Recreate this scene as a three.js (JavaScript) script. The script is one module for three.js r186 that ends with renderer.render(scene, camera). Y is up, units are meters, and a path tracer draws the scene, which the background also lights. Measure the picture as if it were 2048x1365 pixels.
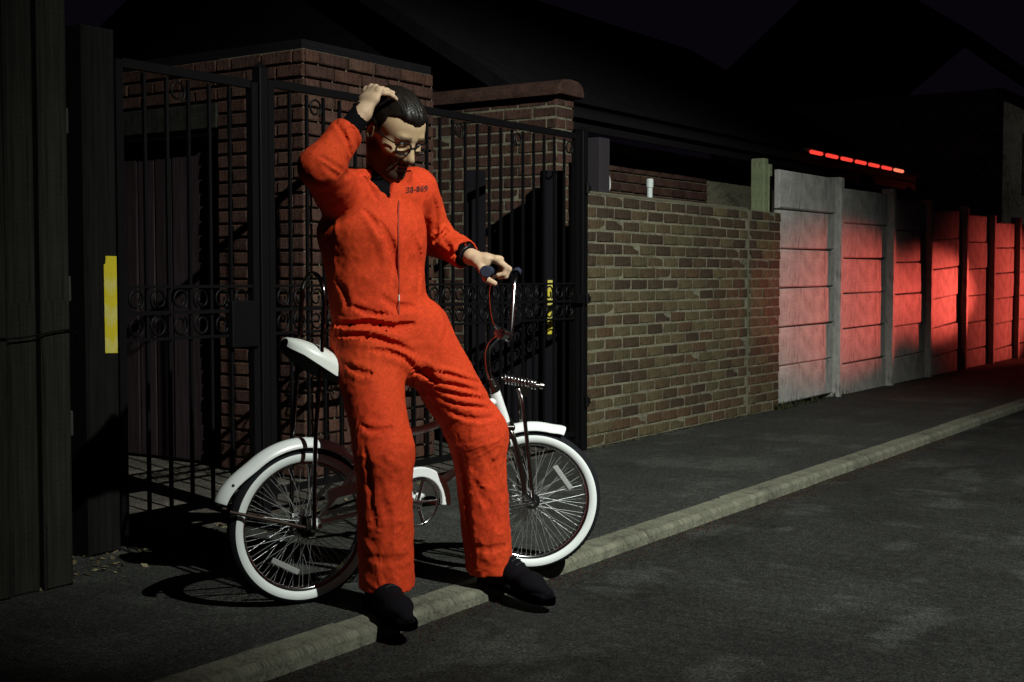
import * as THREE from 'three';
import { mergeGeometries, mergeVertices } from 'three/addons/utils/BufferGeometryUtils.js';
import { RoundedBoxGeometry } from 'three/addons/geometries/RoundedBoxGeometry.js';
import { createNoise3D } from 'simplex-noise';

// ---------- camera, sky, exposure ----------
const V = (x, y, z) => new THREE.Vector3(x, y, z);
const scene = new THREE.Scene();
const EYE = 1.06, FOCAL = 2600, PITCH = Math.atan(127.5 / 2600);
const camera = new THREE.PerspectiveCamera(2 * Math.atan(682.5 / FOCAL) * 180 / Math.PI, 2048 / 1365, 0.05, 400);
camera.position.set(0, EYE, 0);
camera.rotation.set(-PITCH, 0, 0);
const renderer = new THREE.WebGLRenderer({ antialias: true });
renderer.setSize(1024, 682);
renderer.toneMapping = THREE.LinearToneMapping;
renderer.toneMappingExposure = 1.0;
renderer.shadowMap.enabled = true;
{ // overcast night sky, faint town glow
  const w = 64, h = 32, d = new Float32Array(w * h * 4);
  for (let j = 0; j < h; j++) for (let i = 0; i < w; i++) {
    const up = Math.max(0, (j + 0.5) / h * 2 - 1), k = 1 - 0.35 * up, o = (j * w + i) * 4;
    d[o] = 0.0023 * k; d[o + 1] = 0.0014 * k; d[o + 2] = 0.0032 * k; d[o + 3] = 1;
  }
  const sky = new THREE.DataTexture(d, w, h, THREE.RGBAFormat, THREE.FloatType);
  sky.mapping = THREE.EquirectangularReflectionMapping; sky.magFilter = THREE.LinearFilter; sky.needsUpdate = true;
  scene.background = sky; scene.environment = sky;
}
// ---------- measuring helpers: surveyed image points to places in the street ----------
function at(px, py, depth) {
  const x = (px - 1024) / FOCAL, y = (682.5 - py) / FOCAL, c = Math.cos(PITCH), s = Math.sin(PITCH);
  return V(x * depth, EYE + (y * c - s) * depth, (-y * s - c) * depth);
}
// street frame: s runs along the garden wall (away from us), o out towards the road, y up
const ST = Math.atan2(0.828, 0.56), G0 = V(0.434, 0, -7.956);
const SU = V(Math.cos(ST), 0, -Math.sin(ST)), SO = V(Math.sin(ST), 0, Math.cos(ST));
const S = (s, y, o) => V(G0.x + SU.x * s + SO.x * o, y, G0.z + SU.z * s + SO.z * o);

let seedState = 20240611;
const rnd = () => { seedState = (seedState + 0x6d2b79f5) | 0; let t = Math.imul(seedState ^ (seedState >>> 15), 1 | seedState); t = (t + Math.imul(t ^ (t >>> 7), 61 | t)) ^ t; return ((t ^ (t >>> 14)) >>> 0) / 4294967296; };
const rr = (a, b) => a + (b - a) * rnd();
const noise3 = createNoise3D(rnd);
const clamp = (x, a, b) => (x < a ? a : x > b ? b : x);
const mix = (a, b, t) => a + (b - a) * t;
const sstep = (a, b, x) => { const t = clamp((x - a) / (b - a), 0, 1); return t * t * (3 - 2 * t); };
const fbm = (x, y, z, n = 4) => { let a = 0, k = 0.5; for (let i = 0; i < n; i++) { a += k * noise3(x, y, z); x *= 2.03; y *= 2.03; z *= 2.03; k *= 0.5; } return a; };

// ---------- object helpers ----------
const taken = new Map();
function numbered(name) { const n = taken.get(name) ?? 0; taken.set(name, n + 1); return n ? name + '_' + String(n).padStart(3, '0') : name; }
function tag(o, label, category, group) { o.userData = { ...o.userData, label, category }; if (group) o.userData.group = group; return o; }
function thing(name, label, category, pos = V(0, 0, 0), turn = 0, group) {
  const o = new THREE.Group(); o.name = numbered(name); o.position.copy(pos); o.rotation.y = turn; scene.add(o);
  return tag(o, label, category, group);
}
function part(name, geometry, material, parent, label) {
  const m = new THREE.Mesh(geometry, material); m.name = name; m.castShadow = m.receiveShadow = true; parent.add(m);
  if (label) m.userData.label = label;
  return m;
}
function structure(name, geometry, material) { const m = part(name, geometry, material, scene); m.userData.kind = 'structure'; return m; }
const box = (w, h, d, x = 0, y = 0, z = 0) => new THREE.BoxGeometry(w, h, d).translate(x, y, z);
const rbox = (w, h, d, r, x = 0, y = 0, z = 0, n = 1) => new RoundedBoxGeometry(w, h, d, n, r).translate(x, y, z);
function merge(list) { return mergeGeometries(list.map((g) => (g.index ? g.toNonIndexed() : g)).map((g) => { for (const k of Object.keys(g.attributes)) if (!['position', 'normal', 'uv'].includes(k)) g.deleteAttribute(k); return g; })); }
function rod(a, b, r, r2 = r, n = 8) {   // straight bar from a to b
  const d = b.clone().sub(a), g = new THREE.CylinderGeometry(r2, r, d.length(), n, 1);
  g.applyQuaternion(new THREE.Quaternion().setFromUnitVectors(V(0, 1, 0), d.normalize()));
  return g.translate((a.x + b.x) / 2, (a.y + b.y) / 2, (a.z + b.z) / 2);
}
const tube = (pts, r, seg = 24, n = 8, closed = false, tension = 0.5) => new THREE.TubeGeometry(new THREE.CatmullRomCurve3(pts, closed, 'catmullrom', tension), seg, r, n, closed);
// a brick, board or slab whose front (+z) edges are worn to a small chamfer; origin at the centre of its back
function worn(w, h, d, c, jit = 0) {
  const x = w / 2, y = h / 2, q = () => (rnd() - 0.5) * jit;
  const P = [[-x, -y, 0], [x, -y, 0], [x, y, 0], [-x, y, 0], [-x, -y, d - c], [x, -y, d - c], [x, y, d - c], [-x, y, d - c]];
  for (const [sx, sy] of [[-1, -1], [1, -1], [1, 1], [-1, 1]]) P.push([sx * (x - c - Math.abs(q())), sy * (y - c - Math.abs(q())), d + q()]);
  const F = []; for (let i = 0; i < 4; i++) { const j = (i + 1) % 4; F.push([i, j, j + 4, i + 4], [i + 4, j + 4, j + 8, i + 8]); }
  F.push([8, 9, 10, 11], [3, 2, 1, 0]);
  const pos = [], uv = [];
  for (const f of F) for (const k of [0, 1, 2, 0, 2, 3]) { const p = P[f[k]]; pos.push(...p); uv.push(p[0] + p[2], p[1] + p[2]); }
  const g = new THREE.BufferGeometry();
  g.setAttribute('position', new THREE.Float32BufferAttribute(pos, 3)); g.setAttribute('uv', new THREE.Float32BufferAttribute(uv, 2)); g.computeVertexNormals();
  return g;
}
// ---------- textures ----------
function tex(w, h, repeatMetres, f, srgb = false) {   // f(u, v) -> [r, g, b] 0..1, tiling noise made from a torus-free blend
  const d = new Uint8Array(w * h * 4);
  for (let j = 0; j < h; j++) for (let i = 0; i < w; i++) {
    const c = f(i / w, j / h, i, j), o = (j * w + i) * 4;
    for (let k = 0; k < 3; k++) d[o + k] = clamp(Math.round((c[k] ?? c[0]) * 255), 0, 255); d[o + 3] = 255;
  }
  const t = new THREE.DataTexture(d, w, h); t.wrapS = t.wrapT = THREE.RepeatWrapping; t.magFilter = THREE.LinearFilter; t.minFilter = THREE.LinearMipmapLinearFilter; t.generateMipmaps = true;
  t.repeat.set(1 / repeatMetres[0], 1 / repeatMetres[1]); if (srgb) t.colorSpace = THREE.SRGBColorSpace; t.needsUpdate = true; return t;
}
const tnoise = (u, v, f, z) => {   // seamless noise on the unit square
  const a = u * Math.PI * 2, b = v * Math.PI * 2, R = f / (Math.PI * 2);
  return 0.5 * (noise3(Math.cos(a) * R + z, Math.sin(a) * R, v * 0 + Math.cos(b) * R * 1.01) + noise3(Math.sin(b) * R + z, Math.cos(b) * R * 0.98 + 7, Math.sin(a) * R + Math.cos(a) * R * 0.7));
};
const S2L = (c) => Math.pow(c, 2.2), L2S = (c) => Math.pow(Math.max(0, c), 1 / 2.2);
const lin = (r, g, b) => new THREE.Color().setRGB(r, g, b);
const mat = (color, roughness = 0.8, extra = {}) => (roughness >= 0.8 ? new THREE.MeshPhysicalMaterial({ color, roughness, specularIntensity: 0.2, ...extra }) : new THREE.MeshStandardMaterial({ color, roughness, ...extra }));
// ---------- the street lamp across the road (outside the picture) that lights the scene ----------
function streetLamp(label, s, o, arm, colour, power, angle, aim) {
  const L = thing('street_lamp', label, 'street lamp', S(s - 0.2, 0.05, o + 0.9), ST);
  const steel = mat(lin(0.18, 0.19, 0.19), 0.5, { metalness: 0.6 });
  part('column', merge([rod(V(0, 0, 0), V(0, 1.2, 0), 0.085, 0.085, 14), rod(V(0, 1.2, 0), V(0, 5.95, 0), 0.055, 0.045, 14)]), steel, L);
  part('arm', tube([V(0, 5.91, 0), V(0.02, 6.03, -0.1), V(0.1, 6.05, -0.4), V(0.2, 6.03, -0.75)], 0.025), steel, L);
  const head = part('lantern', rbox(0.2, 0.09, 0.42, 0.035, 0.2, 5.99, -0.85, 2), steel, L);
  part('lens', rbox(0.15, 0.012, 0.3, 0.005, 0.2, 5.94, -0.88), new THREE.MeshStandardMaterial({ color: 0xffffff, emissive: lin(0.95, 1, 0.9), emissiveIntensity: 6 }), head);
  const spot = new THREE.SpotLight(colour, power, 0, angle, 1, 2);
  spot.position.copy(S(s, 5.93, o)); spot.target.position.copy(aim); spot.castShadow = true; spot.shadow.radius = 2.2; spot.shadow.mapSize.set(2048, 2048);
  spot.name = 'street_lamp_light'; spot.target.name = 'street_lamp_aim';
  scene.add(spot, spot.target);
}
streetLamp('lit grey street lamp across the road from the iron gates', -4.75, 7.2, 1, lin(0.95, 1.0, 0.93), 378, 0.49, V(1.0, 0.36, -6.9));
streetLamp('unseen grey street lamp added to light the pale house', 25, 7.35, 1, lin(1.0, 0.95, 0.8), 9, 0.5, S(20.5, 3.0, -2));  // added lamp, out of view, put in to brighten the pale house front
// ---------- materials ----------
const asphaltTex = (seed, base, grain, stones) => tex(1024, 1024, [4.6, 4.6], (u, v, i, j) => {   // about 4.5 mm a texel: single chippings
  const patch = sstep(0.12, 0.5, tnoise(u * 0.5, v, 13, seed + 31) * 0.8 + tnoise(u, v, 40, seed + 3) * 0.3);
  let k = 1 + grain * (tnoise(u, v, 9, seed) * 0.3 + tnoise(u, v, 90, seed + 9) * 0.3) + grain * 0.75 * patch; k *= 0.25 + 1.5 * rnd() * (0.5 + rnd()); if (rnd() > 1 - stones) k *= 2.8;
  const t = 0.06 * (rnd() - 0.5); return [L2S(base[0] * k * (1 + t)), L2S(base[1] * k), L2S(base[2] * k * (1 - t))];
}, true);
const asphaltBump = tex(512, 512, [0.8, 0.8], (u, v) => [0.5 + 0.3 * tnoise(u, v, 70, 5) + 0.35 * (rnd() - 0.5)]);
const M = {};
M.pavement = mat(0xffffff, 0.9, { map: asphaltTex(1, [0.034, 0.035, 0.031], 0.7, 0.012), bumpMap: asphaltBump, bumpScale: 0.003 });
M.road = mat(0xffffff, 0.86, { map: asphaltTex(21, [0.019, 0.0195, 0.0175], 1.2, 0.006), bumpMap: asphaltBump, bumpScale: 0.004 });
M.yard = mat(0xffffff, 0.95, { map: asphaltTex(41, [0.07, 0.062, 0.05], 1.0, 0.02), bumpMap: asphaltBump, bumpScale: 0.006 });
const mottle = (seed, f = 9) => tex(256, 256, [1, 1], (u, v) => { const k = 0.78 + 0.3 * tnoise(u, v, f, seed) + 0.2 * tnoise(u, v, f * 4, seed + 2) + 0.6 * (rnd() - 0.5); return [k, k, k].map((x) => L2S(clamp(x, 0.1, 1))); }, true);
const mottleBump = tex(256, 256, [0.35, 0.35], (u, v) => [0.5 + 0.28 * tnoise(u, v, 16, 90) + 0.2 * tnoise(u, v, 60, 93) + 0.25 * (rnd() - 0.5)]);
const rep = (t, x, y = x) => { const c = t.clone(); c.repeat.set(1 / x, 1 / y); c.needsUpdate = true; return c; };
const mt0 = mottle(60);
M.kerb = mat(lin(0.175, 0.172, 0.128), 0.92, { map: rep(mt0, 1.1), bumpMap: rep(mottleBump, 0.6), bumpScale: 0.0015 });
const brickTones = [[0.1, 0.071, 0.041], [0.09, 0.062, 0.037], [0.118, 0.092, 0.05], [0.073, 0.051, 0.032], [0.102, 0.084, 0.047], [0.061, 0.043, 0.03], [0.102, 0.063, 0.037]];
M.brick = brickTones.map((c, i) => mat(lin(...c), 0.95, { map: rep(mt0, 0.9 + i * 0.07), bumpMap: mottleBump, bumpScale: 0.004 }));
M.mortar = mat(lin(0.2, 0.185, 0.13), 1, { map: rep(mt0, 1), bumpMap: mottleBump, bumpScale: 0.004 });
M.redbrick = [[0.088, 0.043, 0.031], [0.074, 0.039, 0.03], [0.098, 0.054, 0.038], [0.064, 0.034, 0.027], [0.09, 0.046, 0.036]].map((c, i) => mat(lin(...c), 0.95, { map: rep(mt0, 0.85 + i * 0.08), bumpMap: mottleBump, bumpScale: 0.004 }));
M.iron = new THREE.MeshPhysicalMaterial({ color: lin(0.004, 0.0036, 0.004), roughness: 0.5, specularIntensity: 0.3 });
M.timber = mat(lin(0.034, 0.032, 0.027), 0.9, { map: tex(256, 512, [0.3, 1.6], (u, v) => { const k = 0.72 + 0.35 * tnoise(u + 0.02 * tnoise(u, v, 3, 14), v * 0.15, 26, 11) + 0.15 * tnoise(u, v, 8, 12) + 0.16 * (rnd() - 0.5); return [L2S(k)]; }, true), bumpMap: mottleBump, bumpScale: 0.003 });
M.concrete = mat(0xffffff, 0.93, { map: tex(512, 512, [1.35, 1.0], (u, v) => {
  const streak = sstep(0.1, 0.75, tnoise(u, v * 0.12, 34, 71) + 0.35 * tnoise(u, v, 9, 73)), blot = tnoise(u, v, 7, 75);
  const k = 0.40 * (1 + 0.22 * blot + 0.16 * tnoise(u, v, 40, 77) + 0.4 * (rnd() - 0.5)) * (1 - 0.42 * streak);
  return [L2S(k), L2S(k * 0.975), L2S(k * 0.90)];
}, true), bumpMap: mottleBump, bumpScale: 0.003 });
M.slate = mat(lin(0.009, 0.008, 0.010), 0.95, { map: rep(mt0, 1.5) });
M.render = mat(lin(0.55, 0.53, 0.46), 0.95, { map: rep(mt0, 2) });
M.whitePaint = mat(lin(0.7, 0.72, 0.7), 0.5);

// ---------- ground ----------
function strip(s0, s1, o0, o1, y, n = 1) {   // flat sheet in the street frame, uv in metres
  const pos = [], uv = [], idx = [];
  for (let i = 0; i <= n; i++) { const s = mix(s0, s1, i / n); for (const o of [o0, o1]) { const p = S(s, y, o); pos.push(p.x, p.y, p.z); uv.push(s + 0.013 * o, o + 0.02 * s); } }
  for (let i = 0; i < n; i++) { const a = i * 2; idx.push(a, a + 1, a + 2, a + 2, a + 1, a + 3); }
  const g = new THREE.BufferGeometry(); g.setAttribute('position', new THREE.Float32BufferAttribute(pos, 3)); g.setAttribute('uv', new THREE.Float32BufferAttribute(uv, 2)); g.setIndex(idx); g.computeVertexNormals(); return g;
}
const KB = 1.45, KF = 1.575, DROP = -0.05;
structure('ground', strip(-150, 220, -150, 150, DROP - 0.012), M.yard);
structure('road', strip(-60, 120, KF - 0.02, 6.9, DROP), M.road);
function slab(s0, s1, o0, o1, y0, y1) { const g = new THREE.BoxGeometry(s1 - s0, y1 - y0, o1 - o0), uv = g.attributes.uv, p = g.attributes.position; for (let i = 0; i < uv.count; i++) uv.setXY(i, p.getX(i) + 0.21 * p.getY(i), p.getZ(i) + 0.17 * p.getY(i)); g.rotateY(ST); const c = S((s0 + s1) / 2, (y0 + y1) / 2, (o0 + o1) / 2); return g.translate(c.x, c.y, c.z); }
structure('pavement', slab(-40, 90, -0.02, KB + 0.004, DROP - 0.1, 0), M.pavement);
structure('far_pavement', slab(-40, 90, 6.9, 9.2, DROP - 0.1, 0.05), M.pavement);
structure('yard', slab(-12, 1.2, -9, -0.024, DROP - 0.1, -0.006), M.yard);
{ // kerb stones, each with a rounded front edge
  const kerb = new THREE.Group(); kerb.name = 'kerb'; kerb.userData = { kind: 'structure', label: 'low row of concrete kerb stones between pavement and road', category: 'kerb' }; scene.add(kerb);
  const sh = new THREE.Shape(); sh.moveTo(0, -0.16); sh.lineTo(0, 0.004); sh.lineTo(0.088, 0.001); sh.quadraticCurveTo(0.108, -0.002, 0.112, -0.018); sh.lineTo(0.122, -0.16);
  for (let k = -6; k < 26; k++) {
    const len = 0.901, g = new THREE.ExtrudeGeometry(sh, { depth: len, bevelEnabled: true, bevelThickness: 0.005, bevelSize: 0.005, bevelOffset: -0.005, bevelSegments: 1, curveSegments: 6 });
    const p = g.attributes.position, uv = g.attributes.uv;
    for (let i = 0; i < uv.count; i++) uv.setXY(i, p.getZ(i) + k * 0.37, p.getX(i) + p.getY(i));
    g.rotateY(-Math.PI / 2);  // extrusion now along -x, profile x along z
    g.scale(1, 1, 1);
    const m = part(k === -6 ? 'kerb_stone' : 'kerb_stone', g, M.kerb, kerb);
    m.position.copy(S(-0.24 + (k + 1) * 0.914, rr(-0.003, 0.003), KB + rr(-0.004, 0.004))); m.rotation.y = ST + rr(-0.003, 0.003);
  }
}
{ // dirt washed into the road channel along the kerb, and fallen bits by the gate
  const bits = [], g0 = new THREE.TetrahedronGeometry(1);
  const dirtM = mat(lin(0.05, 0.03, 0.02), 1);
  const im = new THREE.InstancedMesh(g0, dirtM, 5200), m4 = new THREE.Matrix4(), q = new THREE.Quaternion();
  for (let i = 0; i < 5200; i++) {
    const s = -5.2 + 7.6 * rnd(), o = KF - 0.01 + Math.abs(rnd() + rnd() - 1) * (0.16 + 0.07 * noise3(s * 1.7, 3, 1)), k = rr(0.0012, 0.0042);
    q.setFromEuler(new THREE.Euler(rr(0, 6), rr(0, 6), rr(0, 6)));
    const p = S(s, DROP + k * 0.25, o); m4.compose(p, q, V(k * 1.6, k * 0.8, k)); im.setMatrixAt(i, m4); im.setColorAt(i, lin(rr(0.4, 1.3), rr(0.4, 1.2), rr(0.4, 1.1)));
  }
  im.name = 'channel_dirt'; im.userData = { kind: 'stuff', label: 'brown grit and leaf dirt along the kerb channel', category: 'dirt' }; im.receiveShadow = true; scene.add(im);
}
function litter(name, label, category, n, place, colours, size, bladeLike) {
  const tri = new THREE.BufferGeometry(); tri.setAttribute('position', new THREE.Float32BufferAttribute(bladeLike ? [-0.06, 0, 0, 0.06, 0, 0, 0.02, 0.6, 0.05, 0.06, 0, 0, 0.12, 0.95, 0.22, 0.02, 0.6, 0.05] : [-0.5, 0, 0, 0, 0.04, -0.28, 0.5, 0.02, 0, -0.5, 0, 0, 0.5, 0.02, 0, 0, 0.05, 0.3], 3)); tri.computeVertexNormals();
  const im = new THREE.InstancedMesh(tri, mat(0xffffff, 1, { side: THREE.DoubleSide }), n), m4 = new THREE.Matrix4(), q = new THREE.Quaternion();
  for (let i = 0; i < n; i++) {
    const p = place(), k = rr(...size); q.setFromEuler(bladeLike ? new THREE.Euler(rr(-0.5, 0.5), rr(0, 6.3), rr(-0.5, 0.5)) : new THREE.Euler(rr(-0.35, 0.35), rr(0, 6.3), rr(-0.35, 0.35)));
    m4.compose(p, q, V(k, k, k)); im.setMatrixAt(i, m4); const c = colours[Math.floor(rnd() * colours.length)], b = rr(0.7, 1.25); im.setColorAt(i, lin(c[0] * b, c[1] * b, c[2] * b));
  }
  im.name = name; im.userData = { kind: 'stuff', label, category }; im.castShadow = im.receiveShadow = true; scene.add(im);
}
litter('dead_leaves', 'dry leaves and straw scattered along the foot of the iron gate', 'leaves', 700, () => S(rr(-4.6, -1.6), 0.004, 0.12 + 0.22 * (rnd() + rnd() - 1) + (rnd() < 0.3 ? 0.2 * rnd() : 0)), [[0.16, 0.13, 0.07], [0.1, 0.075, 0.04], [0.2, 0.17, 0.1], [0.07, 0.06, 0.03]], [0.012, 0.04], false);
litter('weeds', 'small grass tufts at the foot of the concrete fence', 'weeds', 260, () => S(2.9 + 1.8 * rnd() * rnd(), 0, 0.03 + 0.07 * rnd()), [[0.035, 0.036, 0.018], [0.05, 0.048, 0.024], [0.022, 0.025, 0.014]], [0.02, 0.075], true);
litter('wall_foot_moss', 'moss and grit along the foot of the brick garden wall', 'moss', 900, () => S(rr(0.0, 3.0), 0.002, 0.01 + 0.07 * rnd() * rnd()), [[0.06, 0.055, 0.03], [0.04, 0.035, 0.025], [0.11, 0.095, 0.06]], [0.006, 0.022], false);
// ---------- brickwork ----------
const BW = 0.2125, BH = 0.0625, BP = 0.225, CP = 0.075;
const brickFull = [0, 1, 2].map(() => worn(BW, BH, 0.02, 0.004, 0.006)), brickHalf = [0, 1].map(() => worn(0.1025, BH, 0.02, 0.004, 0.006));
const cutCache = new Map();
function brickGeo(len) { if (Math.abs(len - BW) < 0.004) return brickFull[Math.floor(rnd() * 3)]; if (Math.abs(len - 0.1025) < 0.004) return brickHalf[Math.floor(rnd() * 2)]; const k = len.toFixed(2); if (!cutCache.has(k)) cutCache.set(k, worn(Math.max(0.02, len), BH, 0.02, 0.004, 0.005)); return cutCache.get(k); }
// bricks on the +z face (at local z = front) of a wall running along local x from x0 to x1
function layBricks(parent, x0, x1, y0, courses, front, mats, turn = 0, off = V(0, 0, 0), pick = null) {
  for (let c = 0; c < courses; c++) {
    let x = x0 + (c % 2 ? -BP / 2 : 0);
    while (x < x1 - 0.03) {
      const a = Math.max(x, x0), b = Math.min(x + BW, x1); x += BP;
      if (b - a < 0.045) continue;
      const i = pick ? pick(a, c) : Math.floor(rnd() * mats.length), m = part('brick', brickGeo(b - a), mats[clamp(i, 0, mats.length - 1)], parent);
      const p = V((a + b) / 2, y0 + c * CP + CP / 2, front - 0.02 + rr(-0.0035, 0.0025)); p.applyAxisAngle(V(0, 1, 0), turn).add(off);
      m.position.copy(p); m.rotation.set(rr(-0.008, 0.008), turn + rr(-0.012, 0.012), rr(-0.008, 0.008));
    }
  }
}
{ // garden wall and its end pier
  const W = thing('garden_wall', 'low weathered brown brick garden wall beside the iron gate', 'brick wall', S(0.06, 0, 0), ST);
  const H = 21;
  part('mortar_core', box(2.4, H * CP, 0.09, 1.2, H * CP / 2, -0.0495), M.mortar, W);
  const tone = (x, c) => { const n = noise3(x * 1.3, c * 0.35, 4); return c > 14 && rnd() < 0.6 ? [3, 5][Math.floor(rnd() * 2)] : n > 0.25 && rnd() < 0.7 ? [2, 4, 0][Math.floor(rnd() * 3)] : c < 2 && rnd() < 0.6 ? 6 : Math.floor(rnd() * 7); };
  layBricks(W, 0, 2.4, 0, H, 0, M.brick, 0, V(0, 0, 0), tone);
  part('top_bed', box(2.4, 0.016, 0.1, 1.2, H * CP + 0.008, -0.052), M.mortar, W);
  const P = thing('wall_pier', 'square brick pier ending the garden wall against the concrete fence', 'brick pier', S(2.462, 0, 0.03), ST);
  part('mortar_core', box(0.56, 21 * CP, 0.1, 0.28, 21 * CP / 2, -0.0545), M.mortar, P);
  layBricks(P, 0, 0.565, 0, 21, 0, M.brick, 0, V(0, 0, 0), tone);
}
{ // side wall of the bungalow behind the gate, with a rounded coping
  const W = thing('bungalow_side_wall', 'tall dark red brick wall with rounded coping behind the iron gate', 'brick wall', S(0.365, 0, -0.43), ST - Math.PI / 2);
  // local x runs towards the road (from -2.25 to 0), local z faces us along the street
  const H = 30;
  part('mortar_core', box(2.2, H * CP, 0.2, -1.1, H * CP / 2, -0.105), M.mortar, W);
  layBricks(W, -2.2, 0, 0, H, 0, M.redbrick);
  layBricks(W, 0, 0.2, 0, H, 0, M.redbrick, Math.PI / 2, V(0.006, 0, -0.02));
  const sh = new THREE.Shape(); sh.moveTo(-0.14, 0); sh.lineTo(0.16, 0); sh.quadraticCurveTo(0.165, 0.06, 0.08, 0.085); sh.quadraticCurveTo(0, 0.1, -0.08, 0.085); sh.quadraticCurveTo(-0.14, 0.07, -0.14, 0);
  const g = new THREE.ExtrudeGeometry(sh, { depth: 2.28, bevelEnabled: true, bevelSize: 0.01, bevelThickness: 0.03, bevelSegments: 3, curveSegments: 8 });
  g.rotateY(-Math.PI / 2).translate(0.03, H * CP, -0.12); g.scale(1, 1, 1);
  part('coping', g, M.redbrick[1], W);
}
{ // outbuilding on the left behind the gate: brick pier, boarded door, lintel
  const B = thing('outbuilding', 'dark brick outbuilding with a boarded door behind the side gate', 'outbuilding', S(-1.81, 0, -0.615), ST - Math.PI / 2);
  const cm = M.mortar;
  part('mortar_core', box(0.62, 2.25, 0.2, -0.32, 1.125, -0.116), cm, B);
  layBricks(B, -0.63, 0, 0, 30, 0, M.redbrick);
  part('mortar_core', box(3.0, 0.225, 0.2, -2.13, 2.135, -0.117), cm, B);
  layBricks(B, -3.5, -0.64, 2.025, 3, 0, M.redbrick);
  part('side_wall', box(0.12, 2.25, 0.9, -0.072, 1.125, -0.667), cm, B);
  layBricks(B, 0.02, 1.1, 0, 30, 0, M.redbrick, Math.PI / 2, V(0.014, 0, 0.0));
  part('lintel', rbox(2.9, 0.14, 0.16, 0.008, -2.08, 1.945, -0.07), M.timber, B);
  part('roof', box(3.6, 0.05, 1.1, -1.82, 2.276, -0.57), M.slate, B);
  for (let i = 0; i < 19; i++) { const m = part('door_board', worn(0.143, 1.84, 0.03, 0.006, 0.003), mat(lin(0.045, 0.03, 0.034).multiplyScalar(rr(0.8, 1.15)), 0.85, { map: M.timber.map }), B); m.position.set(-0.73 - i * 0.15, 0.93, -0.12 + rr(-0.003, 0.003)); }
  part('door_frame', box(0.08, 1.87, 0.1, -0.66, 0.935, -0.1), M.timber, B);
}
// ---------- the bungalow roof behind the wall, its brick side, glowing red dashes ----------
{
  const B = thing('bungalow', 'low bungalow with dark tiled roof behind the brick wall and fence', 'bungalow', S(0.5, 0, -0.6), ST);
  part('wall', box(7.7, 2.1, 0.2, 4.15, 1.05, -0.41), M.mortar, B);
  layBricks(B, 0.32, 3.1, 1.2, 11, -0.292, M.redbrick);
  const roof = new THREE.Shape(); roof.moveTo(0.02, 2.2); roof.lineTo(-2.9, 4.0); roof.lineTo(-5.6, 2.6); roof.lineTo(-5.6, 2.5); roof.lineTo(-2.9, 3.88); roof.lineTo(0.0, 2.1);
  part('roof', new THREE.ExtrudeGeometry(roof, { depth: 8.1, bevelEnabled: false }).rotateY(-Math.PI / 2).translate(8.05, 0, 0), M.slate, B);
  part('gable', new THREE.ExtrudeGeometry((() => { const s = new THREE.Shape(); s.moveTo(-0.6, 0); s.lineTo(-5.2, 0); s.lineTo(-5.2, 2.6); s.lineTo(-2.9, 3.85); s.lineTo(-0.6, 2.4); return s; })(), { depth: 0.2, bevelEnabled: false }).rotateY(-Math.PI / 2).translate(0.35, 0, 0), M.slate, B);
  part('fascia', box(8.1, 0.11, 0.022, 4.0, 2.13, 0.014), mat(lin(0.006, 0.006, 0.006), 0.9), B);
  part('gutter', new THREE.CylinderGeometry(0.05, 0.05, 8.1, 12, 1, true, Math.PI / 2, Math.PI).rotateZ(Math.PI / 2).translate(4.0, 2.2, 0.075), mat(lin(0.006, 0.006, 0.006), 0.9, { side: THREE.DoubleSide }), B);
  const R = thing('red_glow_strip', 'row of glowing red dashes along the eave above the concrete fence', 'light strip', S(4.86, 2.24, -0.47), ST);
  part('rail', box(2.95, 0.03, 0.03, 1.45, 0.02, -0.018), mat(lin(0.03, 0.03, 0.03), 0.5), R);
  const glow = new THREE.MeshStandardMaterial({ color: lin(0.5, 0.02, 0.02), emissive: lin(1, 0.06, 0.04), emissiveIntensity: 1.0, roughness: 0.3 }), hot = new THREE.MeshStandardMaterial({ color: lin(0.5, 0.1, 0.05), emissive: lin(1, 0.22, 0.12), emissiveIntensity: 1.1, roughness: 0.3 });
  for (let i = 0; i < 7; i++) part('lamp', new THREE.CapsuleGeometry(0.019, 0.255, 4, 10).rotateZ(Math.PI / 2).translate(0.2 + i * 0.415, 0, 0.012), i > 5 ? hot : glow, R);  // red dashes of unknown kind, their glow put into the emissive colour
}
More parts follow.
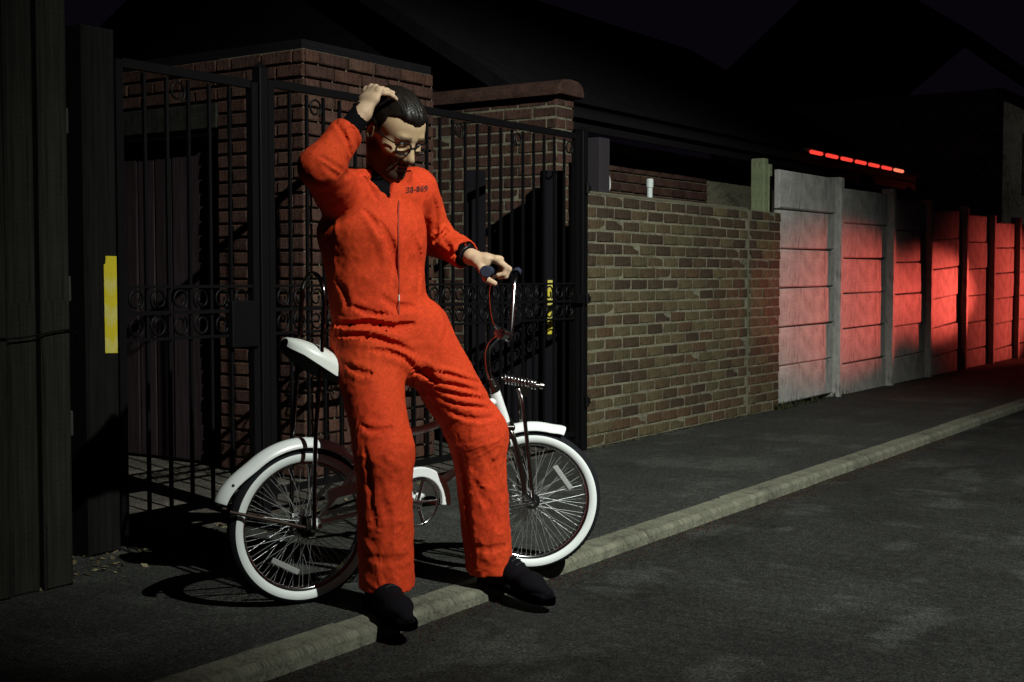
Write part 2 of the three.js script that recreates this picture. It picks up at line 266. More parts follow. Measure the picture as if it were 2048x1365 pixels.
{ // posts that stand up behind the wall
  const P = thing('fence_end_post', 'pale greenish concrete post rising behind the brick pier', 'post', S(3.06, 0, -0.17), ST);
  part('shaft', merge([rbox(0.085, 2.02, 0.12, 0.01, 0, 1.01, 0), rbox(0.07, 1.98, 0.1, 0.01, 0.09, 0.99, 0.01)]), mat(lin(0.3, 0.34, 0.2), 0.95, { map: rep(mt0, 0.4), bumpMap: mottleBump, bumpScale: 0.003 }), P);
  const Q = thing('yard_post', 'dark square timber post behind the garden wall', 'post', S(0.42, 0, -0.14), ST);
  part('shaft', rbox(0.13, 1.95, 0.1, 0.008, 0, 0.975, 0), mat(lin(0.03, 0.026, 0.03), 0.9), Q);
  part('strap', tube([V(0.075, 1.78, 0), V(0.1, 1.72, 0.02), V(0.1, 1.65, 0.03), V(0.07, 1.6, 0.03)], 0.006), mat(lin(0.4, 0.38, 0.36), 0.5), Q);
  const D = thing('drain_pipe', 'short white plastic pipe behind the garden wall', 'pipe', S(1.42, 0, -0.3), ST);
  part('pipe', merge([rod(V(0, 0.02, 0), V(0, 1.72, 0), 0.021, 0.021, 10), rod(V(0, 1.7, 0), V(0, 1.76, 0), 0.027, 0.027, 10)]), mat(lin(0.6, 0.64, 0.62), 0.5), D);
  const E2 = thing('plastic_screen', 'pale torn plastic panels standing behind the garden wall by the gate', 'panel', S(0.18, 0, -0.13), ST);
  part('panel', merge([rbox(0.1, 1.75, 0.02, 0.006, 0, 0.875, 0), rbox(0.07, 1.68, 0.02, 0.006, -0.1, 0.84, 0.01)]), mat(lin(0.25, 0.3, 0.26), 0.7, { map: rep(mt0, 0.2) }), E2);
}
// ---------- concrete panel fence ----------
{
  const F = thing('concrete_fence', 'pale concrete board fence with grooved posts, lit red further along', 'fence', S(3.03, 0, 0), ST);
  const at0 = 3.03, posts = [3.03, 4.34, 5.8, 7.08, 8.46, 9.7, 11.0, 12.35, 13.7, 15.05, 16.4, 17.75, 19.1, 20.45, 21.8].map((s) => s - at0);
  const tops = [1.93, 1.87, 1.85, 1.8, 1.8, 1.75, 1.77, 1.75], lean = [0.0, 0.004, 0.0, 0.012, 0.006, 0.01, -0.004], tilt = [0.004, 0.006, 0.014, 0.045, 0.02, 0.024, 0.0, 0.01];
  const pg = worn(0.095, 2.0, 0.12, 0.014, 0.004);
  posts.forEach((x, i) => {
    if (!i) return;   // the run starts at the separate end post
    const m = part('post', pg, M.concrete, F); m.position.set(x, 1.0 - 0.02 - (1.93 - (tops[i] ?? 1.75)) + 0.02, -0.05); m.rotation.z = lean[i % 7];
  });
  for (let i = 0; i < posts.length - 1; i++) {
    const w = posts[i + 1] - posts[i] - 0.03, mid = (posts[i + 1] + posts[i]) / 2, top = tops[i] ?? 1.75, g = [0, 1].map(() => worn(w, 0.308, 0.045, 0.009, 0.004));
    for (let b = 0; b < 6; b++) {
      const m = part('board', g[b % 2], M.concrete, F); m.position.set(mid, top - 0.16 - b * 0.318 + rr(-0.004, 0.004), -0.035 + rr(-0.006, 0.006)); m.rotation.set(rr(-0.012, 0.012), rr(-0.004, 0.004), tilt[i % 8] + rr(-0.006, 0.006));
    }
  }
}
// ---------- pale house far down the street ----------
{
  const H = thing('pale_house', 'pale rendered house far down the street beyond the fence', 'house', S(18.6, 0, -2.0), ST);
  part('wall', box(9, 4.6, 6, 4.5, 2.3, -3), M.render, H);
  const r = new THREE.Shape(); r.moveTo(0.45, 4.5); r.lineTo(-3, 7.2); r.lineTo(-6.45, 4.5); r.lineTo(-6.3, 4.62); r.lineTo(-3, 7.05); r.lineTo(0.3, 4.62);
  part('roof', new THREE.ExtrudeGeometry((() => { const s = new THREE.Shape(); s.moveTo(0.45, 4.5); s.lineTo(-3, 7.2); s.lineTo(-6.45, 4.5); s.lineTo(-6.45, 4.62); s.lineTo(-3, 7.36); s.lineTo(0.45, 4.62); return s; })(), { depth: 9.6, bevelEnabled: false }).rotateY(-Math.PI / 2).translate(9.3, 0, 0), M.slate, H);
  part('gutter', box(9.4, 0.1, 0.1, 4.5, 4.5, 0.5), M.whitePaint, H);
  for (const x of [2.2, 6.2]) { const w = part('window', box(1.3, 1.2, 0.06, x, 3.3, 0.02), M.whitePaint, H); part('pane', box(1.16, 1.06, 0.02, x, 3.3, 0.052), mat(lin(0.01, 0.01, 0.012), 0.1), w); }
}
// ---------- wrought-iron gates ----------
const scrollPts = []; for (let i = 0; i <= 26; i++) { const t = i / 26, a = -0.9 + t * 7.6, r = mix(0.0415, 0.016, t * t); scrollPts.push(V(Math.cos(a) * r * 0.92, Math.sin(a) * r, 0)); }
const scrollG = new THREE.TubeGeometry(new THREE.CatmullRomCurve3(scrollPts), 26, 0.0052, 5), scrollG2 = scrollG.clone().scale(-1, 1, 1); scrollG2.index.array.reverse(); scrollG2.computeVertexNormals();
function ironGate(name, label, s0, s1, yTop, pitch, o = 0) {
  const G = thing(name, label, 'gate', S(s0, 0, o), ST), w = s1 - s0;
  for (const x of [0.02, w - 0.02]) part('stile', box(0.035, yTop - 0.05, 0.035, x, (yTop + 0.05) / 2, 0), M.iron, G);
  for (const [y, h] of [[yTop - 0.01, 0.035], [0.917, 0.016], [1.022, 0.012], [0.812, 0.012], [0.11, 0.03]]) part('rail', box(w - 0.08, h, 0.028, w / 2, y, 0), M.iron, G);
  const n = Math.round((w - 0.08) / pitch), p = (w - 0.08) / n, bar = box(0.013, yTop - 0.15, 0.013);
  for (let i = 1; i < n; i++) { const m = part('bar', bar, M.iron, G); m.position.set(0.04 + i * p, (yTop + 0.1) / 2 - 0.01, 0); m.rotation.y = rr(-0.1, 0.1); }
  for (let i = 0; i < n; i++) for (const [y, f] of [[0.968, 0], [0.865, 1]]) { const m = part('scroll', (i + f) % 2 ? scrollG2 : scrollG, M.iron, G); m.position.set(0.04 + (i + 0.5) * p, y, 0.002); m.rotation.z = f ? Math.PI : 0; }
  for (let i = 2; i < n; i += 5) { const m = part('scroll', i % 2 ? scrollG2 : scrollG, M.iron, G); m.position.set(0.04 + (i + 0.5) * p, yTop - 0.09, 0.002); }
  return G;
}
const vg = ironGate('driveway_gate', 'wide black wrought iron driveway gate with a row of scrolls, behind the cyclist', -2.70, -0.07, 1.92, 0.113);
part('latch', merge([box(0.09, 0.05, 0.05, 2.59, 0.93, 0.03), rod(V(2.55, 0.95, 0.04), V(2.66, 0.95, 0.04), 0.012)]), M.iron, vg);
const sg = ironGate('side_gate', 'narrow black wrought iron gate beside the timber gate post', -3.52, -2.76, 1.9, 0.112);
part('lock_box', rbox(0.16, 0.2, 0.05, 0.006, 0.66, 0.86, 0.012), M.iron, sg);
for (const [s, w, h, lab] of [[-2.73, 0.05, 1.97, 'slim black steel post between the two iron gates'], [-0.02, 0.06, 1.95, 'black steel post against the garden wall end']]) {
  const P = thing('steel_post', lab, 'gate post', S(s, 0, 0), ST);
  part('shaft', rbox(w, h, w, 0.005, 0, h / 2, 0), M.iron, P);
  part('cap', new THREE.ConeGeometry(w * 0.74, 0.03, 4).rotateY(Math.PI / 4).translate(0, h + 0.012, 0), M.iron, P);
  if (s > -1) for (const y of [0.3, 0.93, 1.6]) part('hinge', merge([rod(V(0.0, y - 0.03, w / 2 + 0.012), V(0, y + 0.03, w / 2 + 0.012), 0.014), box(0.05, 0.03, 0.012, 0.02, y, w / 2 + 0.006)]), M.iron, P);
}
// yellow retro-reflective tape: chevron print worn off in places
const tapeTex = tex(128, 512, [1, 1], (u, v) => {
  const worn0 = sstep(0.35, 0.75, Math.abs(((v * 3.1 + Math.abs(u - 0.5) * 0.55) % 1) - 0.5) * 2 + 0.45 * tnoise(u, v, 9, 33)) * sstep(0.16, 0.3, v) * 0.55, n = 0.9 + 0.12 * tnoise(u, v, 22, 36) + 0.12 * (rnd() - 0.5);
  return [L2S(mix(0.62, 0.6, worn0) * n), L2S(mix(0.5, 0.56, worn0) * n), L2S(mix(0.012, 0.2, worn0) * n)];
}, true); tapeTex.repeat.set(1, 1);
M.tape = mat(0xffffff, 0.55, { map: tapeTex });
{
  const P = thing('timber_gate_post', 'dark timber gate post with a yellow reflective strip', 'gate post', S(-3.62, 0, 0.02), ST);
  part('shaft', worn(0.15, 2.0, 0.13, 0.01, 0.004).translate(0, 1.0, -0.1), mat(lin(0.012, 0.011, 0.011), 0.95, { map: M.timber.map }), P);
  const sh = new THREE.Shape(); sh.moveTo(-0.03, -0.183); sh.lineTo(0.028, -0.185); sh.lineTo(0.029, 0.186); sh.lineTo(-0.022, 0.186); sh.lineTo(-0.023, 0.158); sh.lineTo(-0.031, 0.152); sh.lineTo(-0.03, -0.183);
  const g = new THREE.ExtrudeGeometry(sh, { depth: 0.0015, bevelEnabled: false }), p = g.attributes.position; for (let i = 0; i < p.count; i++) g.attributes.uv.setXY(i, p.getX(i) / 0.06 + 0.5, 0.5 - p.getY(i) / 0.372);
  part('reflective_strip', g.translate(0.035, 0.955, 0.033), M.tape, P, 'worn yellow reflective strip');
}
{ // big timber-clad pier on the left
  const P = thing('timber_clad_pier', 'broad dark pier clad in tall weathered timber boards', 'pier', S(-4.0, 0, 0.36), ST);
  part('core', box(0.9, 1.98, 0.3, -0.46, 0.99, -0.2), mat(lin(0.02, 0.018, 0.016), 1), P);
  [[0, 0.115], [-0.125, 0.11], [-0.245, 0.12], [-0.375, 0.12], [-0.505, 0.12], [-0.635, 0.12]].forEach(([x, w], i) => { const m = part('board', worn(w, 2.06 - (i % 3) * 0.02, 0.045, 0.007, 0.005), M.timber, P); m.position.set(x - w / 2, 1.03 - (i % 3) * 0.01, -0.046 + (i % 2) * -0.012); m.rotation.z = rr(-0.003, 0.003); });
  for (const y of [0.55, 1.02, 1.6]) part('hinge_plate', rbox(0.05, 0.09, 0.03, 0.005, 0.03, y, -0.08), mat(lin(0.06, 0.055, 0.05), 0.6, { metalness: 0.4 }), P);
  part('wire', tube([V(-0.5, 0.9, 0.005), V(-0.25, 0.86, 0.008), V(0.0, 0.88, 0.006), V(0.09, 0.8, -0.1)], 0.003, 16, 5), M.iron, P);
}
{ // low boarded yard gate hung between two posts behind the driveway gate
  const Gt = thing('yard_gate', 'dark low boarded gate between two posts behind the driveway gate', 'gate', S(-0.08, 0, -0.42).add(V(0.19, 0, 0)), ST - 0.95);
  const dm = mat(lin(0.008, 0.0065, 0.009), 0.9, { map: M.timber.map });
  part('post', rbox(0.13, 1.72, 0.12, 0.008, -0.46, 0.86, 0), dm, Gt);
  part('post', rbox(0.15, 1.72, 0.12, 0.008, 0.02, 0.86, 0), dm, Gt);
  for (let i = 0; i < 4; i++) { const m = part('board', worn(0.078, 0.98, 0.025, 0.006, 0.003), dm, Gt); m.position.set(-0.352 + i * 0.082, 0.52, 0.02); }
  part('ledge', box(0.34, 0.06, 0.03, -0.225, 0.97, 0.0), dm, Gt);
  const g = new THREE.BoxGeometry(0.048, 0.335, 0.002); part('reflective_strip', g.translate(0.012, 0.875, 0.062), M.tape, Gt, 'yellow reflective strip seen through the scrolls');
}
// ---------- parked car outside the picture whose tail lamps redden the fence ----------
{
  const C = thing('parked_car', 'dark hatchback parked at the kerb with its red tail lamps lit', 'car', S(14.6, DROP, KF + 1.25), ST);
  const paint = new THREE.MeshPhysicalMaterial({ color: lin(0.02, 0.022, 0.03), roughness: 0.35, clearcoat: 1, clearcoatRoughness: 0.1 }), glass = mat(lin(0.01, 0.01, 0.012), 0.08), rubber = mat(lin(0.012, 0.012, 0.012), 0.9), alloy = mat(lin(0.4, 0.4, 0.42), 0.35, { metalness: 0.8 });
  const body = new THREE.Shape(); body.moveTo(0.05, 0.3); body.lineTo(0.02, 0.75); body.quadraticCurveTo(0.04, 0.92, 0.2, 0.98); body.quadraticCurveTo(0.42, 1.38, 0.62, 1.44); body.quadraticCurveTo(1.4, 1.5, 2.05, 1.4); body.quadraticCurveTo(2.5, 1.15, 2.85, 0.95); body.quadraticCurveTo(3.6, 0.88, 3.85, 0.7); body.quadraticCurveTo(3.95, 0.5, 3.9, 0.28); body.lineTo(3.55, 0.24); body.absarc(3.2, 0.3, 0.35, -0.1, Math.PI + 0.1, false); body.lineTo(1.05, 0.22); body.absarc(0.7, 0.3, 0.35, -0.1, Math.PI + 0.1, false);
  part('body', new THREE.ExtrudeGeometry(body, { depth: 1.54, bevelEnabled: true, bevelSize: 0.06, bevelThickness: 0.07, bevelOffset: -0.06, bevelSegments: 4, curveSegments: 10 }).translate(0, 0, -0.77), paint, C);
  for (const z of [-0.845, 0.845]) { const s = new THREE.Shape(); s.moveTo(0.5, 1.0); s.lineTo(0.75, 1.34); s.lineTo(1.95, 1.32); s.lineTo(2.5, 1.0); part('side_window', new THREE.ExtrudeGeometry(s, { depth: 0.01, bevelEnabled: false }).translate(0, 0, z - 0.005), glass, C); }
  part('rear_window', box(0.02, 0.36, 1.2).rotateZ(-0.47).translate(0.36, 1.19, 0), glass, C);
  for (const x of [0.7, 3.2]) for (const z of [-0.72, 0.72]) { const w = part('wheel', new THREE.TorusGeometry(0.22, 0.085, 12, 28).translate(x, 0.305, z), rubber, C); part('rim', new THREE.CylinderGeometry(0.17, 0.17, 0.12, 20).rotateX(Math.PI / 2).translate(x, 0.305, z), alloy, w); }
  part('bumper', rbox(0.12, 0.2, 1.6, 0.05, 0.04, 0.45, 0, 2), paint, C);
  const red = new THREE.MeshStandardMaterial({ color: lin(0.4, 0.01, 0.01), emissive: lin(1, 0.05, 0.03), emissiveIntensity: 3, roughness: 0.25 });
  for (const z of [-0.62, 0.62]) part('tail_lamp', rbox(0.06, 0.16, 0.22, 0.02, 0.0, 0.87, z, 2), red, C);
  const lamps = [[-0.62, [7.7, 0.86, 0], 900, 0.082], [-0.62, [10.6, 0.84, 0], 150, 0.25], [0.62, [4.8, 0.84, 0], 820, 0.08]];
  for (const [z, aim, power, angle] of lamps) {
    const l = new THREE.SpotLight(lin(1, 0.11, 0.08), power, 0, angle, 1, 2), p = S(14.6 - 0.08, DROP + 0.87, KF + 1.25 + z);
    l.position.copy(p); l.target.position.copy(S(aim[0], aim[1], aim[2])); l.castShadow = true; l.shadow.radius = 3; l.name = 'tail_lamp_light'; l.target.name = 'tail_lamp_aim'; scene.add(l, l.target);
  }
}
// ---------- lowrider bicycle ----------
const BIKE_TURN = Math.atan2(0.48, 0.749), BK0 = at(605, 1041, 4.22).setY(0), WB = 0.89, HUB = 0.2555;
const bikePoint = (x, y, z) => V(x, y, z).applyAxisAngle(V(0, 1, 0), BIKE_TURN).add(BK0);
const bikeLocal = (p) => p.clone().sub(BK0).applyAxisAngle(V(0, 1, 0), -BIKE_TURN);
const CH = { white: new THREE.MeshPhysicalMaterial({ color: lin(0.78, 0.8, 0.79), roughness: 0.32, clearcoat: 0.6, clearcoatRoughness: 0.15 }), chrome: mat(lin(0.62, 0.62, 0.63), 0.16, { metalness: 1 }), spoke: mat(lin(0.55, 0.56, 0.56), 0.32, { metalness: 0.75 }), tyre: mat(lin(0.012, 0.012, 0.014), 0.85), wall: mat(lin(0.76, 0.8, 0.78), 0.6), rubber: mat(lin(0.03, 0.036, 0.06), 0.8), dark: mat(lin(0.02, 0.018, 0.018), 0.4, { metalness: 0.5 }), vinyl: new THREE.MeshPhysicalMaterial({ color: lin(0.76, 0.78, 0.73), roughness: 0.38, clearcoat: 0.3, clearcoatRoughness: 0.3 }) };
const bike = thing('lowrider_bicycle', 'white lowrider bicycle with whitewall tyres, banana seat and chrome fork, beside the man', 'bicycle', BK0, BIKE_TURN);
function torusProfile(pts, n = 96) { return new THREE.LatheGeometry(pts.map(([r, z]) => new THREE.Vector2(r, z)), n).rotateX(Math.PI / 2); }
function arcPts(r, z, rad, a0, a1, n) { const o = []; for (let i = 0; i <= n; i++) { const a = mix(a0, a1, i / n); o.push([r + rad * Math.cos(a), z + rad * Math.sin(a)]); } return o; }
const tyreG = (() => { // tread carcass with a knurled tread
  const g = torusProfile(arcPts(0.2285, 0, 0.0268, -2.15, 2.15, 22), 160), p = g.attributes.position;
  for (let i = 0; i < p.count; i++) { const x = p.getX(i), y = p.getY(i), z = p.getZ(i), r = Math.hypot(x, y), a = Math.atan2(y, x), k = sstep(0.242, 0.252, r) * 0.0016 * (Math.sin(a * 80 + z * 160) > 0.2 ? 1 : -0.6); p.setXYZ(i, x * (1 + k / r), y * (1 + k / r), z); }
  g.computeVertexNormals(); return g;
})();
const wallG = merge([1, -1].map((s) => { const pts = arcPts(0.2285, 0, 0.0275, 1.24, 2.25, 12).map(([r, z]) => [r, z * s]); if (s < 0) pts.reverse(); return torusProfile(pts.reverse(), 120); }));
const rimG = torusProfile([[0.216, -0.0145], [0.2135, -0.0165], [0.206, -0.0165], [0.2, -0.012], [0.1975, 0], [0.2, 0.012], [0.206, 0.0165], [0.2135, 0.0165], [0.216, 0.0145], [0.216, -0.0145]], 120);
const hubG = merge([new THREE.CylinderGeometry(0.013, 0.013, 0.07, 14).rotateX(Math.PI / 2), new THREE.CylinderGeometry(0.029, 0.029, 0.004, 20).rotateX(Math.PI / 2).translate(0, 0, 0.03), new THREE.CylinderGeometry(0.029, 0.029, 0.004, 20).rotateX(Math.PI / 2).translate(0, 0, -0.03), new THREE.CylinderGeometry(0.006, 0.006, 0.13, 10).rotateX(Math.PI / 2), new THREE.CylinderGeometry(0.011, 0.011, 0.012, 6).rotateX(Math.PI / 2).translate(0, 0, 0.06)]);
const spokeG = new THREE.CylinderGeometry(0.00095, 0.00095, 1, 5, 1), nippleG = new THREE.CylinderGeometry(0.0021, 0.0021, 0.014, 5, 1);
const spokeSN = mergeGeometries([spokeG, nippleG.clone().scale(1, 1 / 0.19, 1).translate(0, 0, 0)].slice(0, 1));
function bikeWheel(name, label, x, turn) {
  const w = new THREE.Group(); w.name = name; w.userData.label = label; bike.add(w); w.position.set(x, HUB, 0); w.rotation.y = turn;
  part('tyre', tyreG, CH.tyre, w); part('whitewall', wallG, CH.wall, w); part('rim', rimG, CH.chrome, w); part('hub', hubG, CH.chrome, w);
  const N = 72;
  for (let i = 0; i < N; i++) {
    const side = i % 2 ? 1 : -1, a1 = i / N * Math.PI * 2, cross = ((i >> 1) % 2 ? 1 : -1) * 0.55, a0 = a1 + cross;
    const p0 = V(Math.cos(a0) * 0.027, Math.sin(a0) * 0.027, side * 0.0305), p1 = V(Math.cos(a1) * 0.1985, Math.sin(a1) * 0.1985, side * 0.004), d = p1.clone().sub(p0);
    const m = part('spoke', spokeSN, CH.spoke, w); m.position.copy(p0).addScaledVector(d, 0.5); m.scale.set(1, d.length(), 1); m.quaternion.setFromUnitVectors(V(0, 1, 0), d.normalize());
  }
  return w;
}
const rw = bikeWheel('rear_wheel', 'rear whitewall wheel', 0, 0);
const sprocket = part('sprocket', merge([new THREE.CylinderGeometry(0.036, 0.036, 0.004, 24).rotateX(Math.PI / 2).translate(0, 0, 0.036), new THREE.CylinderGeometry(0.02, 0.022, 0.02, 16).rotateX(Math.PI / 2).translate(0, 0, 0.045)]), CH.dark, rw);
const STEER = 26 * Math.PI / 180, STX = V(-0.395, 0.919, 0).normalize(), STP = V(0.755, 0.585, 0);
const steerM = new THREE.Matrix4().makeTranslation(STP.x, STP.y, STP.z).multiply(new THREE.Matrix4().makeRotationAxis(STX, -STEER)).multiply(new THREE.Matrix4().makeTranslation(-STP.x, -STP.y, -STP.z));
const fw = bikeWheel('front_wheel', 'front whitewall wheel turned towards the road', WB, 0);
fw.rotation.y = -STEER * 0.96; { const h = V(WB, HUB, 0).applyMatrix4(steerM); fw.position.set(h.x, HUB, h.z); }
const FWC = fw.position.clone();
const steer = (m) => { m.applyMatrix4(steerM); return m; };
// wheel reflectors
for (const [w, a] of [[rw, -2.08], [fw, 0.62]]) {
  const g = rbox(0.105, 0.026, 0.008, 0.0035, 0, 0, 0, 2), p = g.attributes.position; for (let i = 0; i < p.count; i++) { const k = 1 - 0.35 * Math.pow(Math.abs(p.getX(i)) / 0.0525, 3); p.setY(i, p.getY(i) * k - 3 * p.getX(i) * p.getX(i)); }
  g.computeVertexNormals(); g.rotateZ(a - Math.PI / 2).translate(Math.cos(a) * 0.148, Math.sin(a) * 0.148, 0.018);
  part('reflector', g, new THREE.MeshPhysicalMaterial({ color: lin(0.42, 0.43, 0.42), roughness: 0.3, clearcoat: 1, bumpMap: mottleBump, bumpScale: 0.002 }), w, 'clear oblong spoke reflector');
}
// fenders: curved shells swept round the wheel; section is a shallow arch with turned-down skirts
function fender(a0, a1, radius, half, flare) {
  const n = 48, k = 12, pos = [], idx = [];
  const ring = (t, inner) => { const a = mix(a0, a1, t), fl = flare(t), row = []; for (let i = 0; i <= k; i++) { const q = (i / k * 2 - 1), z = half * Math.sin(q * 1.35) / Math.sin(1.35), drop = 0.030 * (1 - Math.cos(q * 1.35)) * 1.25, r = radius + fl - drop - (inner ? 0.0022 : 0); row.push([Math.cos(a) * r, Math.sin(a) * r, z * (inner ? 0.95 : 1)]); } return row; };
  for (let j = 0; j <= n; j++) { const t = j / n; for (const inner of [0, 1]) for (const p of ring(t, inner)) pos.push(...p); }
  const id = (j, inn, i) => j * (k + 1) * 2 + inn * (k + 1) + i;
  for (let j = 0; j < n; j++) { for (let i = 0; i < k; i++) { idx.push(id(j, 0, i), id(j, 0, i + 1), id(j + 1, 0, i), id(j + 1, 0, i), id(j, 0, i + 1), id(j + 1, 0, i + 1)); idx.push(id(j, 1, i), id(j + 1, 1, i), id(j, 1, i + 1), id(j + 1, 1, i), id(j + 1, 1, i + 1), id(j, 1, i + 1)); } for (const [i, s] of [[0, 0], [k, 1]]) { const q = [id(j, 0, i), id(j + 1, 0, i), id(j, 1, i), id(j, 1, i), id(j + 1, 0, i), id(j + 1, 1, i)]; idx.push(...(s ? q.reverse() : q)); } }
  for (const [j, s] of [[0, 0], [n, 1]]) for (let i = 0; i < k; i++) { const q = [id(j, 0, i), id(j, 1, i), id(j, 0, i + 1), id(j, 0, i + 1), id(j, 1, i), id(j, 1, i + 1)]; idx.push(...(s ? q.reverse() : q)); }
  const g = new THREE.BufferGeometry(); g.setAttribute('position', new THREE.Float32BufferAttribute(pos, 3)); g.setIndex(idx); g.computeVertexNormals(); return g;
}
const white2 = CH.white.clone(); white2.side = THREE.DoubleSide;
const rf = part('rear_fender', fender(0.75, 2.80, 0.287, 0.036, (t) => 0.028 * sstep(0.72, 1, t)).translate(0, HUB, 0), white2, bike);
part('bolt', new THREE.SphereGeometry(0.005, 8, 6).translate(-0.245, HUB + 0.155, 0.03), CH.dark, rf);
const ff = part('front_fender', fender(1.12, 2.5, 0.285, 0.034, (t) => 0.008 * sstep(0.15, 0, t)), white2, bike); ff.position.copy(FWC); ff.rotation.y = fw.rotation.y;
// stays, sissy bar
for (const z of [0.055, -0.055]) part('fender_stay', rod(V(-0.005, HUB, z), V(-0.262, HUB + 0.075, z * 0.72), 0.0055), mat(lin(0.05, 0.03, 0.022), 0.5, { metalness: 0.5 }), bike);
{
  const P = []; const leg = (z) => [V(0.0, HUB, z), V(0.003, 0.42, z), V(0.01, 0.58, z), V(0.028, 0.8, z), V(0.04, 0.96, z)];
  P.push(...leg(0.09)); for (let i = 1; i < 8; i++) { const a = i / 8 * Math.PI; P.push(V(0.042, 0.985 + 0.088 * Math.sin(a), 0.09 * Math.cos(a))); } P.push(...leg(-0.09).reverse());
  const g = tube(P, 0.0078, 150, 8), p = g.attributes.position;
  part('sissy_bar', g, mat(lin(0.3, 0.28, 0.28), 0.14, { metalness: 1 }), bike, 'tall chrome hoop backrest');
}
// banana seat: swept section with a kicked-up tail
{
  const path = [[-0.058, 0.852, 0.03, 0.012], [-0.05, 0.849, 0.06, 0.018], [-0.02, 0.838, 0.09, 0.024], [0.03, 0.812, 0.108, 0.032], [0.085, 0.782, 0.112, 0.038], [0.16, 0.762, 0.108, 0.042], [0.27, 0.752, 0.096, 0.042], [0.38, 0.748, 0.075, 0.04], [0.46, 0.742, 0.05, 0.034], [0.485, 0.738, 0.02, 0.02]];
  const n = path.length, k = 28, build = (lower) => {
    const pos = [], idx = [];
    path.forEach(([x, y, w, t], j) => { const a = path[Math.max(0, j - 1)], b = path[Math.min(n - 1, j + 1)], tx = b[0] - a[0], ty = b[1] - a[1], l = Math.hypot(tx, ty), nx = -ty / l, ny = tx / l;
      for (let i = 0; i <= k; i++) { const q = i / k * Math.PI; let z, h; if (!lower) { z = w * Math.cos(q) * (1.0); h = t * (2.1 * Math.pow(Math.sin(q), 0.55) - 1); } else { z = -w * 0.97 * Math.cos(q); h = -t - 0.012 * Math.sin(q); } pos.push(x + nx * h, y + ny * h, z); } });
    for (let j = 0; j < n - 1; j++) for (let i = 0; i < k; i++) { const a = j * (k + 1) + i, b = a + k + 1; idx.push(a, b, a + 1, a + 1, b, b + 1); }
    const g = new THREE.BufferGeometry(); g.setAttribute('position', new THREE.Float32BufferAttribute(pos, 3)); g.setIndex(idx); g.computeVertexNormals(); return g;
  };
  const vm = CH.vinyl.clone(); vm.side = THREE.DoubleSide; const seat = part('seat', build(false), vm, bike, 'white vinyl banana seat with kicked-up tail');
  part('seat_pan', build(true), mat(lin(0.008, 0.008, 0.01), 0.7, { side: THREE.DoubleSide }), seat);
}
// frame
{
  const bb = V(0.395, 0.30, 0), ht = V(0.735, 0.655, 0), hb = V(0.778, 0.545, 0), st = V(0.30, 0.66, 0);
  part('frame', merge([rod(hb, ht, 0.02, 0.02, 14), tube([hb.clone().add(V(-0.005, 0.02, 0)), V(0.69, 0.47, 0), V(0.55, 0.37, 0), bb], 0.0165, 30, 12), tube([ht.clone().add(V(0.01, -0.03, 0)), V(0.6, 0.585, 0), V(0.44, 0.54, 0), V(0.315, 0.535, 0)], 0.0145, 24, 12), rod(bb, st, 0.016, 0.016, 12), rod(V(0.395, 0.3, -0.035), V(0.395, 0.3, 0.035), 0.024, 0.024, 16),
    ...[1, -1].flatMap((s) => [rod(V(0.385, 0.3, 0.025 * s), V(0.03, 0.272, 0.062 * s), 0.0095, 0.0085, 10), rod(V(0.308, 0.56, 0.02 * s), V(0.028, 0.285, 0.062 * s), 0.0088, 0.0078, 10), box(0.05, 0.034, 0.007, 0.014, 0.268, 0.062 * s)])]), CH.white, bike, 'white painted frame');
  part('seat_post', rod(V(0.305, 0.64, 0), V(0.29, 0.72, 0), 0.0125), CH.chrome, bike);
  // chain guard: arched white plate over the chain
  const sh = new THREE.Shape(); sh.moveTo(0.06, 0.37); sh.quadraticCurveTo(0.25, 0.405, 0.36, 0.41); sh.absarc(0.395, 0.3, 0.118, 1.75, -0.12, true); sh.lineTo(0.395 + 0.094, 0.288); sh.absarc(0.395, 0.3, 0.092, -0.12, 1.75, false); sh.quadraticCurveTo(0.25, 0.37, 0.06, 0.345);
  part('chain_guard', new THREE.ExtrudeGeometry(sh, { depth: 0.012, bevelEnabled: true, bevelSize: 0.004, bevelThickness: 0.004, bevelSegments: 2, curveSegments: 18 }).translate(0, 0, 0.052), CH.white, bike);
  const cw = part('chain_wheel', merge([new THREE.TorusGeometry(0.078, 0.005, 6, 40).translate(0.395, 0.3, 0.05), ...[0, 1, 2, 3, 4].map((i) => rod(V(0.395, 0.3, 0.05), V(0.395 + 0.078 * Math.cos(i * 1.257), 0.3 + 0.078 * Math.sin(i * 1.257), 0.05), 0.006, 0.006, 6))]), CH.chrome, bike);
  const ca = Math.PI - 0.25; for (const s of [1, -1]) {
    const cx = 0.395 + s * 0.15 * Math.cos(ca), cy = 0.3 + s * 0.15 * Math.sin(ca), z = s * 0.085;
    part('crank', rod(V(0.395, 0.3, z * 0.9), V(cx, cy, z), 0.011, 0.008, 8), CH.chrome, bike);
    part('pedal', merge([rbox(0.085, 0.022, 0.08, 0.006, cx, cy, z + s * 0.055), rod(V(cx, cy, z), V(cx, cy, z + s * 0.09), 0.006)]), CH.tyre, bike);
  }
  part('chain', merge([rod(V(0.0, HUB + 0.036, 0.04), V(0.395, 0.378, 0.05), 0.0045, 0.0045, 5), rod(V(0.0, HUB - 0.036, 0.04), V(0.395, 0.222, 0.05), 0.0045, 0.0045, 5)]), CH.dark, bike);
  part('kickstand', tube([V(0.33, 0.27, -0.03), V(0.3, 0.15, -0.09), V(0.27, 0.012, -0.17), V(0.255, 0.008, -0.185)], 0.007, 16, 8), CH.chrome, bike);
  part('axle_nut', merge([rod(V(0, HUB, 0.062), V(0, HUB, 0.085), 0.011, 0.01, 6), rod(V(0.025, 0.262, 0.07), V(0.025, 0.262, 0.078), 0.008, 0.008, 6)]), CH.chrome, bike);
}
